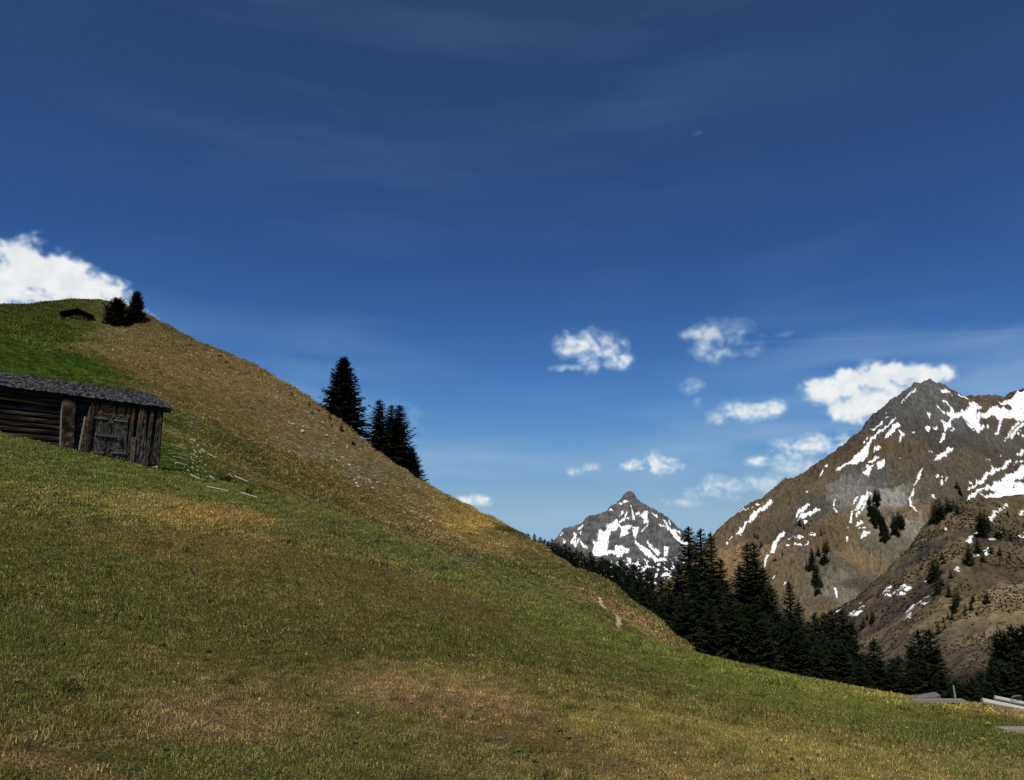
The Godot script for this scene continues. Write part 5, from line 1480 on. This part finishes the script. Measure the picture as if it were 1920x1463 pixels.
# ---------------------------------------------------------------- small things
func make_details() -> void:
	rng.seed = 33
	# trodden path
	var curve := Curve3D.new()
	for q in PATH:
		curve.add_point(ground.point(q[0], q[1]))
	var s := Shape.new()
	var length := curve.get_baked_length()
	var n := 90
	var last_l := Vector3.ZERO
	var last_r := Vector3.ZERO
	var jig := noise(91, 0.9, 2)
	for k in n + 1:
		var p := curve.sample_baked(length * k / n, true)
		var q := curve.sample_baked(minf(length, length * (k + 1.0) / n), true)
		var d := (q - p) if k < n else (p - curve.sample_baked(length * (k - 1.0) / n, true))
		d = Vector3(d.x, 0, d.z).normalized()
		var w := d.cross(Vector3.UP) * (0.13 + 0.06 * jig.get_noise_1d(k * 3.0) + 0.07 * sin(PI * k / n))
		p += Vector3(jig.get_noise_1d(k * 1.0 + 300.0), 0, 0) * 0.25
		var l := ground.point(p.x - w.x, p.z - w.z, 0.1)
		var r := ground.point(p.x + w.x, p.z + w.z, 0.1)
		if k > 0:
			s.col = Color(0.6, 0.47, 0.26) * rng.randf_range(0.85, 1.1)
			s.quad(last_l, l, r, last_r)
		last_l = l
		last_r = r
	setting("path", s.mesh(), rough("soil", noise_texture(54, 0.05, 4, grey(0.6), grey(1), 256), Vector3(1, 1, 1)), "bare tan footpath winding over the slope")
	# fallen fence stakes
	mats.pale_wood = rough("pale wood", noise_texture(55, 0.05, 4, grey(0.6), grey(1), 256), Vector3(3, 3, 3), null, 0.0, false)
	for k in STAKES.size():
		var q: Array = STAKES[k]
		var a := ground.point(q[0], q[1], 0.17)
		var b := ground.point(q[2], q[3], 0.17)
		var d := b - a
		if d.length() < 0.9:
			d = d.normalized() * 0.9
		if d.length() > 1.25:
			d = d.normalized() * 1.25
		s = Shape.new()
		s.col = Color(0.62, 0.57, 0.46) * rng.randf_range(0.8, 1.1)
		s.rod(Vector3.ZERO, d, q[4] * 0.55, q[4] * 0.42, 5)
		var label := "pale split fence stake lying flat on the slope right of the barn"
		var group := "fallen fence stakes"
		if k == 7: label = "thickest pale stake, lying on grass right of the barn's corner"
		if k == 12: label = "pale stake propped steeply among the tumbled stones"
		one("fence_stake", s.mesh(), mats.pale_wood, label, "stake", a, group)
	# tumbled stones and slope stones
	var kinds := []
	for k in 5:
		kinds.append(stone_mesh(600 + k, 0.5 + 0.12 * k, Color(0.62, 0.56, 0.46)))
	for set_of in [[RUBBLE_STONES, "grey limestone of the tumbled heap beside the fallen stakes", "stones of the tumbled heap", 0.7], [SLOPE_STONES, "pale flat stone lying on the dry slope under the skyline spruces", "stones on the dry slope", 0.95], [MEADOW_STONES, "small pale stone lying alone in the near meadow grass", "stones in the near meadow", 0.9]]:
		for q in set_of[0]:
			var sz: float = clampf(q[2], 0.04, 1.0)
			var o := one("stone", kinds[rng.randi_range(0, 4)], mats.stone, set_of[1], "stone", ground.point(q[0], q[1], sz * 0.12 + (0.1 if sz > 0.09 else 0.01)), set_of[2])
			o.position.y += 0.05 if sz > 0.09 else 0.0
			var up := ground.normal(q[0], q[1])
			var f := Vector3.RIGHT.rotated(Vector3.UP, rng.randf() * TAU)
			var sd := f.cross(up).normalized()
			o.basis = Basis(sd * sz * set_of[3] * 1.3, up * sz * 0.7, sd.cross(up).normalized() * sz * 0.9)
	# dark rocks breaking the skyline
	var dark := stone_mesh(640, 0.5, Color(0.05, 0.045, 0.04))
	var di := 0
	for q in [[-53.4, -133.4, 2.2, 0.5, "dark flat rock ledge on the hill's skyline"], [-50.6, -129.5, 1.3, 0.6, "cracked grey rock just below the skyline ledge"], [-48.6, -127.0, 1.6, 0.55, "lower grey rock under the skyline ledge"]]:
		var o := one("rock", dark, mats.stone, q[4], "rock", ground.point(q[0], q[1], 0.05), "rocks on the hill skyline")
		o.basis = Basis(Vector3.UP, 0.5 + di).scaled(Vector3(q[2], q[3], q[2] * 0.6))
		di += 1
	# shrubs
	for k in SHRUBS.size():
		var q: Array = SHRUBS[k]
		var at := ground.point(q[0], q[1], -0.05)
		var low: bool = at.distance_to(Vector3(-16, 4, -42)) < 16.0
		var label := "small dark juniper shrub near the skyline of the dry hill"
		var group := "junipers on the dry hill"
		if q[0] > 0.0:
			label = "small dark shrub on the brown nose of the hill before the wood"
			group = "shrubs before the wood"
		if low:
			label = "bare dark twiggy bush beside the tumbled stones"
			group = "twiggy bushes by the stones"
		var t := thing("shrub", label, "shrub", at, rng.randf() * TAU, group)
		var hgt: float = clampf(q[2] * 1.1, 0.25, 1.6)
		t.scale = Vector3.ONE * hgt / 2.0
		if low:
			var tw := Shape.new()
			tw.col = Color(0.03, 0.024, 0.02)
			for m in 46:
				var a := rng.randf() * TAU
				var out := Vector3(cos(a), rng.randf_range(0.35, 1.6), sin(a)).normalized()
				var e := out * rng.randf_range(0.8, 1.9)
				tw.rod(Vector3(cos(a), -0.3, sin(a)) * 0.2, e, 0.035, 0.014, 3)
				tw.kite(e * 0.6, e * 1.1 + Vector3(rng.randf_range(-0.4, 0.4), rng.randf_range(-0.2, 0.3), rng.randf_range(-0.4, 0.4)), Vector3(0.05, 0.04, 0))
			part(t, "twigs", tw.mesh(), mats.bark)
		else:
			t.scale = Vector3(1.35, 1.0, 1.35) * hgt / 2.0
			part(t, "stem", trunks["small"], mats.bark)
			part(t, "foliage", crowns["small"][0], mats.needles)
	# timber at the edge of the meadow
	var wood: Material = mats.pale_wood
	s = Shape.new()
	s.col = Color(0.62, 0.6, 0.56)
	s.rod(Vector3.ZERO, Vector3(1.43, -0.25, 0.25), 0.055, 0.045, 8)
	s.rod(Vector3.ZERO, Vector3(0.02, 0, 0), 0.056, 0.056, 8)
	one("log", s.mesh(), wood, "thick bleached log end at the meadow's far right edge", "log", Vector3(9.52, -2.06, -16.01), "bleached timber")
	s = Shape.new()
	s.col = Color(0.58, 0.56, 0.52)
	s.rod(Vector3.ZERO, Vector3(1.3, -0.24, 0.16), 0.045, 0.04, 7)
	one("log", s.mesh(), wood, "thinner bleached log lying behind the thick one", "log", Vector3(10.02, -2.09, -16.41), "bleached timber")
	s = Shape.new()
	s.col = Color(0.34, 0.32, 0.3)
	s.rod(Vector3.ZERO, Vector3(1.3, -0.07, 0.13), 0.025, 0.022, 6)
	one("pole", s.mesh(), wood, "thin grey pole lying below the bleached logs", "pole", Vector3(9.45, -2.11, -15.57), "bleached timber")
	s = Shape.new()
	s.col = Color(0.3, 0.29, 0.27)
	var pa := ground.point(7.95, -15.8, 0.04)
	var pb := ground.point(9.1, -15.95, 0.09)
	s.hull([Vector3(0, -0.02, 0), pb - pa + Vector3(0, -0.02, -0.05), pb - pa + Vector3(0, -0.02, 0.1), Vector3(0.02, -0.02, 0.12), Vector3(0, 0.03, 0), pb - pa + Vector3(0, 0.03, -0.05), pb - pa + Vector3(0, 0.03, 0.1), Vector3(0.02, 0.03, 0.12)])
	one("plank", s.mesh(), wood, "long grey plank lying on the meadow's edge beside a short stake", "plank", pa, "bleached timber")
	s = Shape.new()
	s.col = Color(0.2, 0.195, 0.19)
	s.hull([Vector3(-0.3, -0.05, -0.1), Vector3(0.3, -0.02, -0.1), Vector3(0.3, -0.02, 0.05), Vector3(-0.3, -0.05, 0.05), Vector3(-0.12, 0.07, -0.1), Vector3(0.26, 0.13, -0.1), Vector3(0.28, 0.1, 0.05), Vector3(-0.2, 0.02, 0.05)])
	one("weathered_slab", s.mesh(), mats.stone, "dark grey weathered slab tilted behind the long plank", "slab", ground.point(8.45, -16.15, 0.05))
	s = Shape.new()
	s.col = Color(0.36, 0.34, 0.31)
	s.rod(Vector3(0, -0.1, 0), Vector3(-0.03, 0.36, 0), 0.024, 0.016, 6)
	one("short_stake", s.mesh(), wood, "short upright stake standing in the grass at the meadow's edge", "stake", ground.point(9.1, -16.2))
	s = Shape.new()
	s.col = Color(0.36, 0.33, 0.27)
	var la := ground.point(7.3, -11.95, 0.03)
	s.hull([Vector3(0, -0.03, -0.08), Vector3(1.0, 0.0, 0.02), Vector3(1.0, 0.0, 0.2), Vector3(0.06, -0.03, 0.08), Vector3(0, 0.03, -0.08), Vector3(1.0, 0.06, 0.02), Vector3(1.0, 0.06, 0.2), Vector3(0.06, 0.03, 0.08)])
	one("plank", s.mesh(), wood, "nearest grey plank end lying in green grass", "plank", la, "bleached timber")
	s = Shape.new()
	s.col = Color(0.3, 0.3, 0.3)
	for loop in 3:
		for k in 20:
			var a := TAU * k / 20
			var b := TAU * (k + 1) / 20
			var f := 1.0 + 0.12 * loop
			s.rod(Vector3(cos(a) * 0.1 * f, sin(a) * 0.055 * f + loop * 0.012, sin(a) * 0.05 + loop * 0.02), Vector3(cos(b) * 0.1 * f, sin(b) * 0.055 * f + loop * 0.012, sin(b) * 0.05 + loop * 0.02), 0.005, 0.005, 4)
	one("wire_coil", s.mesh(), wood, "coil of grey wire on top of the bleached logs", "wire", Vector3(10.33, -2.07, -16.21))
	# yellow flowers
	var fl := [[8.28, -13.7, 0.08, "largest cluster of yellow cowslips below the bleached logs"], [7.33, -12.22, 0.05, "yellow flower beside the nearest grey plank"], [5.54, -9.37, 0.035, "small yellow flower in front of the nearest plank"]]
	for q in fl:
		var t := thing("yellow_flower", q[3], "flower", ground.point(q[0], q[1]), 0.0, "yellow flowers")
		var st := Shape.new()
		var pe := Shape.new()
		st.col = Color(0.06, 0.1, 0.03)
		pe.col = Color(0.75, 0.62, 0.04)
		var r: float = q[2]
		for k in 6:
			var a := k * 1.05
			var top := Vector3(cos(a) * r * 0.5, r * 1.3 + 0.03 + 0.2 * r * (k % 3), sin(a) * r * 0.5)
			st.rod(Vector3(0, -0.02, 0), top, 0.003, 0.002, 3)
			for m in 5:
				var b := m * TAU / 5.0
				pe.kite(top, top + Vector3(cos(b), 0.35, sin(b)) * r * 0.3, Vector3(-sin(b), 0, cos(b)) * r * 0.1, 0.7)
		part(t, "stems", st.mesh(), mats.needles)
		part(t, "petals", pe.mesh(), mats.petal)
	# scattered white crocuses, far too many to count
	s = Shape.new()
	for k in 6:
		var a := TAU * k / 6
		s.kite(Vector3(0, 0.035, 0), Vector3(cos(a) * 0.014, 0.062, sin(a) * 0.014), Vector3(-sin(a), 0, cos(a)) * 0.007, 0.6)
	var buffer := PackedFloat32Array()
	for k in 1900:
		var d := sqrt(rng.randf_range(25.0, 900.0))
		var a := deg_to_rad(rng.randf_range(-36.0, 36.0))
		var x := sin(a) * d
		var z := -cos(a) * d
		var c := ground.colour(x, z)
		if on_barn(x, z) or c.x > c.y * 1.02 and rng.randf() < 0.75:
			continue
		put(buffer, x, ground.y(x, z), z, rng.randf() * TAU, rng.randf_range(0.4, 0.75), 0.65, Vector3(0.75, 0.74, 0.7) if rng.randf() < 0.75 else Vector3(0.65, 0.6, 0.12))
	scatter("crocus_flowers", "tiny white crocuses scattered through the meadow", "flowers", s.mesh(), mats.petal, buffer)


func make_weeds() -> void:
	rng.seed = 71
	var m := rough("weeds", null, Vector3.ONE)
	var rosette := Shape.new()
	for k in 11:
		var a := k * 2.4
		var out := Vector3(cos(a), 0, sin(a))
		rosette.col = grey(rng.randf_range(0.7, 1.3))
		rosette.kite(Vector3(0, 0.01, 0), out * rng.randf_range(0.025, 0.05) + Vector3(0, rng.randf_range(0.012, 0.035), 0), Vector3(-sin(a), 0.1, cos(a)) * 0.011, 0.6)
	var stalk := Shape.new()
	for k in 3:
		var a := rng.randf() * TAU
		var p := Vector3(rng.randf_range(-0.03, 0.03), 0.025, rng.randf_range(-0.03, 0.03))
		stalk.col = grey(rng.randf_range(0.7, 1.2))
		for e in 3:
			var q := p + Vector3(cos(a), rng.randf_range(-0.12, 0.22), sin(a)) * 0.05
			stalk.rod(p, q, 0.0016, 0.0013, 3)
			p = q
			a += rng.randf_range(-0.5, 0.5)
	var leaves := PackedFloat32Array()
	var stalks := PackedFloat32Array()
	var where := noise(72, 0.7, 3)
	for k in 3600:
		var d := sqrt(rng.randf_range(10.0, 330.0))
		var a := deg_to_rad(rng.randf_range(-39.0, 39.0))
		var x := sin(a) * d
		var z := -cos(a) * d
		var far := 1.0 + d * 0.05
		if k % 2 == 0:
			if where.get_noise_2d(x, z) > 0.08:
				put(leaves, x, ground.y(x, z), z, rng.randf() * TAU, rng.randf_range(0.3, 0.75) * far, rng.randf_range(0.5, 0.9) * far, Vector3(0.075, 0.09, 0.03) * rng.randf_range(0.7, 1.5))
		elif where.get_noise_2d(x + 40.0, z) > 0.05:
			put(stalks, x, ground.y(x, z) + 0.01, z, rng.randf() * TAU, rng.randf_range(0.2, 0.5), rng.randf_range(0.3, 0.7), Vector3(0.36, 0.3, 0.17) * rng.randf_range(0.6, 1.3))
	scatter("leafy_weeds", "small leafy weeds spread through the near meadow", "weeds", rosette.mesh(), m, leaves)
	scatter("dead_stalks", "bleached dead stalks lying in the near meadow", "stalks", stalk.mesh(), m, stalks)


func make_scrub(spur: Callable) -> void:
	var s := Shape.new()
	rng.seed = 55
	for k in 16:
		var a := rng.randf() * TAU
		var e := Vector3(cos(a) * 0.9, rng.randf_range(0.4, 1.3), sin(a) * 0.9) * rng.randf_range(0.6, 1.1)
		s.col = grey(rng.randf_range(0.7, 1.3))
		s.kite(Vector3(0, -0.2, 0), e, Vector3(-sin(a), rng.randf_range(-0.4, 0.4), cos(a)) * 0.4)
	var buffer := PackedFloat32Array()
	var where := noise(56, 0.012, 3)
	for k in 17000:
		var a := deg_to_rad(rng.randf_range(20.5, 36.0))
		var d := rng.randf_range(500.0, 1250.0)
		var x := sin(a) * d
		var z := -cos(a) * d
		if where.get_noise_2d(x, z) + rng.randf_range(-0.3, 0.3) < 0.02:
			continue
		var dark := rng.randf()
		put(buffer, x, spur.call(x, z), z, rng.randf() * TAU, rng.randf_range(0.5, 1.7) * d / 900.0, rng.randf_range(0.6, 1.5) * d / 900.0, Vector3(0.035, 0.028, 0.02).lerp(Vector3(0.085, 0.065, 0.045), dark))
	scatter("scrub", "low dark scrub dotting the brown spur", "scrub", s.mesh(), mats.needles, buffer)


func _ready() -> void:
	# camera
	var cam := Camera3D.new()
	cam.name = "camera"
	cam.fov = 55.0
	cam.near = 0.1
	cam.far = 30000.0
	cam.position = Vector3(0, 1.6, 0)
	cam.rotation_degrees = Vector3(9.65, 0, 0)
	add_child(cam)
	cam.current = true
	# sky, exposure
	var env := Environment.new()
	env.background_mode = Environment.BG_SKY
	env.tonemap_mode = Environment.TONE_MAPPER_LINEAR
	env.tonemap_exposure = 1.0
	env.sdfgi_enabled = true
	env.ssao_enabled = true
	env.ssil_enabled = true
	var pano := PanoramaSkyMaterial.new()
	pano.panorama = make_sky()
	var sky := Sky.new()
	sky.sky_material = pano
	env.sky = sky
	env.background_energy_multiplier = 1.0
	var we := WorldEnvironment.new()
	we.name = "world"
	we.environment = env
	add_child(we)
	print("sky ", Time.get_ticks_msec())
	# high sun behind the viewer's left shoulder
	var sun := DirectionalLight3D.new()
	sun.name = "sun"
	sun.light_energy = 1.5
	sun.light_color = Color(1.0, 0.975, 0.93)
	sun.light_angular_distance = 0.53
	sun.shadow_enabled = true
	var az := deg_to_rad(11.0)
	var el := deg_to_rad(52.0)
	var to := Vector3(sin(az) * cos(el), -sin(el), -cos(az) * cos(el))
	add_child(sun)
	sun.look_at_from_position(Vector3.ZERO, to, Vector3.UP)
	# land
	make_meadow()
	var flat_rock := func(base: Vector3, p: Vector3, s: float, _a: float, g: float, e: float, speck: FastNoiseLite) -> Vector3:
		var band := sin(p.y * 0.34 + s * 0.13 + e * 5.0) * smoothstep(230.0, 330.0, p.y + e * 60.0)
		return base * (1.0 + g * 0.25 + band * 0.22)
	var peak_rock := func(_base: Vector3, p: Vector3, s: float, a: float, g: float, e: float, speck: FastNoiseLite) -> Vector3:
		var k := 0.075 + speck.get_noise_2d(s * 0.25, p.y * 0.6) * 0.05 + e * 0.025 + g * 0.035 + speck.get_noise_2d(s * 1.5, a * 0.2) * 0.03
		if p.y < -255.0 + e * 40.0:
			return Vector3(0.03, 0.034, 0.038) if speck.get_noise_2d(s * 0.5, a * 0.3) < 0.3 else Vector3(0.86, 0.88, 0.91)
		return Vector3(k, k, k * 1.02)
	make_mountain("snowy_peak", "far grey pyramid peak streaked with snow", PEAK_POINTS, [], PEAK_SNOW, 8.5, 4100.0, 5500.0, -900.0, 1000.0, 470, 330, 9.0, 1.3, 0.06, peak_rock)
	var on_mountain := make_mountain("mountain", "big brown mountain with grey summit and snow patches", MOUNTAIN_POINTS, MOUNTAIN_COLOURS, MOUNTAIN_SNOW, 25.0, 1250.0, 2780.0, -560.0, 800.0, 820, 500, 12.0, 0.22, 0.02, flat_rock)
	var on_spur := make_mountain("spur", "brown scrubby spur running down before the big mountain", SPUR_POINTS, SPUR_COLOURS, SPUR_SNOW, 29.0, 430.0, 1500.0, -330.0, 520.0, 430, 360, 5.0, 0.22, 0.02, flat_rock)
	var flat := Shape.new()
	flat.col = Color(0.07, 0.06, 0.035)
	flat.quad(Vector3(-12000, -520, -14000), Vector3(12000, -520, -14000), Vector3(12000, -520, 6000), Vector3(-12000, -520, 6000))
	setting("valley_floor", flat.mesh(), rough("valley", null, Vector3.ONE), "valley floor far below the meadow")
	mats.petal = rough("petal", null, Vector3.ONE)
	make_barn()
	make_trees()
	rng.seed = 14
	far_trees(MOUNTAIN_TREES.slice(0, 16), on_mountain, "tiny dark spruce in the column beside the grey gully of the big mountain", "spruces by the grey gully")
	far_trees(MOUNTAIN_TREES.slice(16, 35), on_mountain, "tiny dark spruce on the brown lower flank of the big mountain", "spruces on the brown flank")
	far_trees(MOUNTAIN_TREES.slice(35, 40), on_mountain, "tiny dark spruce under the long snow streak of the big mountain", "spruces under the snow streak")
	far_trees(MOUNTAIN_TREES.slice(40, 43), on_mountain, "lone tiny spruce high on the big mountain behind the spur's crest", "spruces behind the spur's crest")
	far_trees(MOUNTAIN_TREES.slice(43), on_mountain, "tiny dark spruce of the black stand in the ravine under the cliff", "spruces of the ravine stand")
	far_trees(SPUR_TREES.slice(0, 13), on_spur, "tiny dark spruce on the crest of the scrubby spur", "spruces on the spur's crest")
	far_trees(SPUR_TREES.slice(13, 45), on_spur, "tiny dark spruce on the upper slope of the scrubby spur", "spruces on the upper spur")
	far_trees(SPUR_TREES.slice(45), on_spur, "tiny dark spruce on the lower slope of the scrubby spur", "spruces on the lower spur")
	make_hut()
	make_scrub(on_spur)
	make_details()
	make_weeds()
	make_grass()
	print("done ", Time.get_ticks_msec())
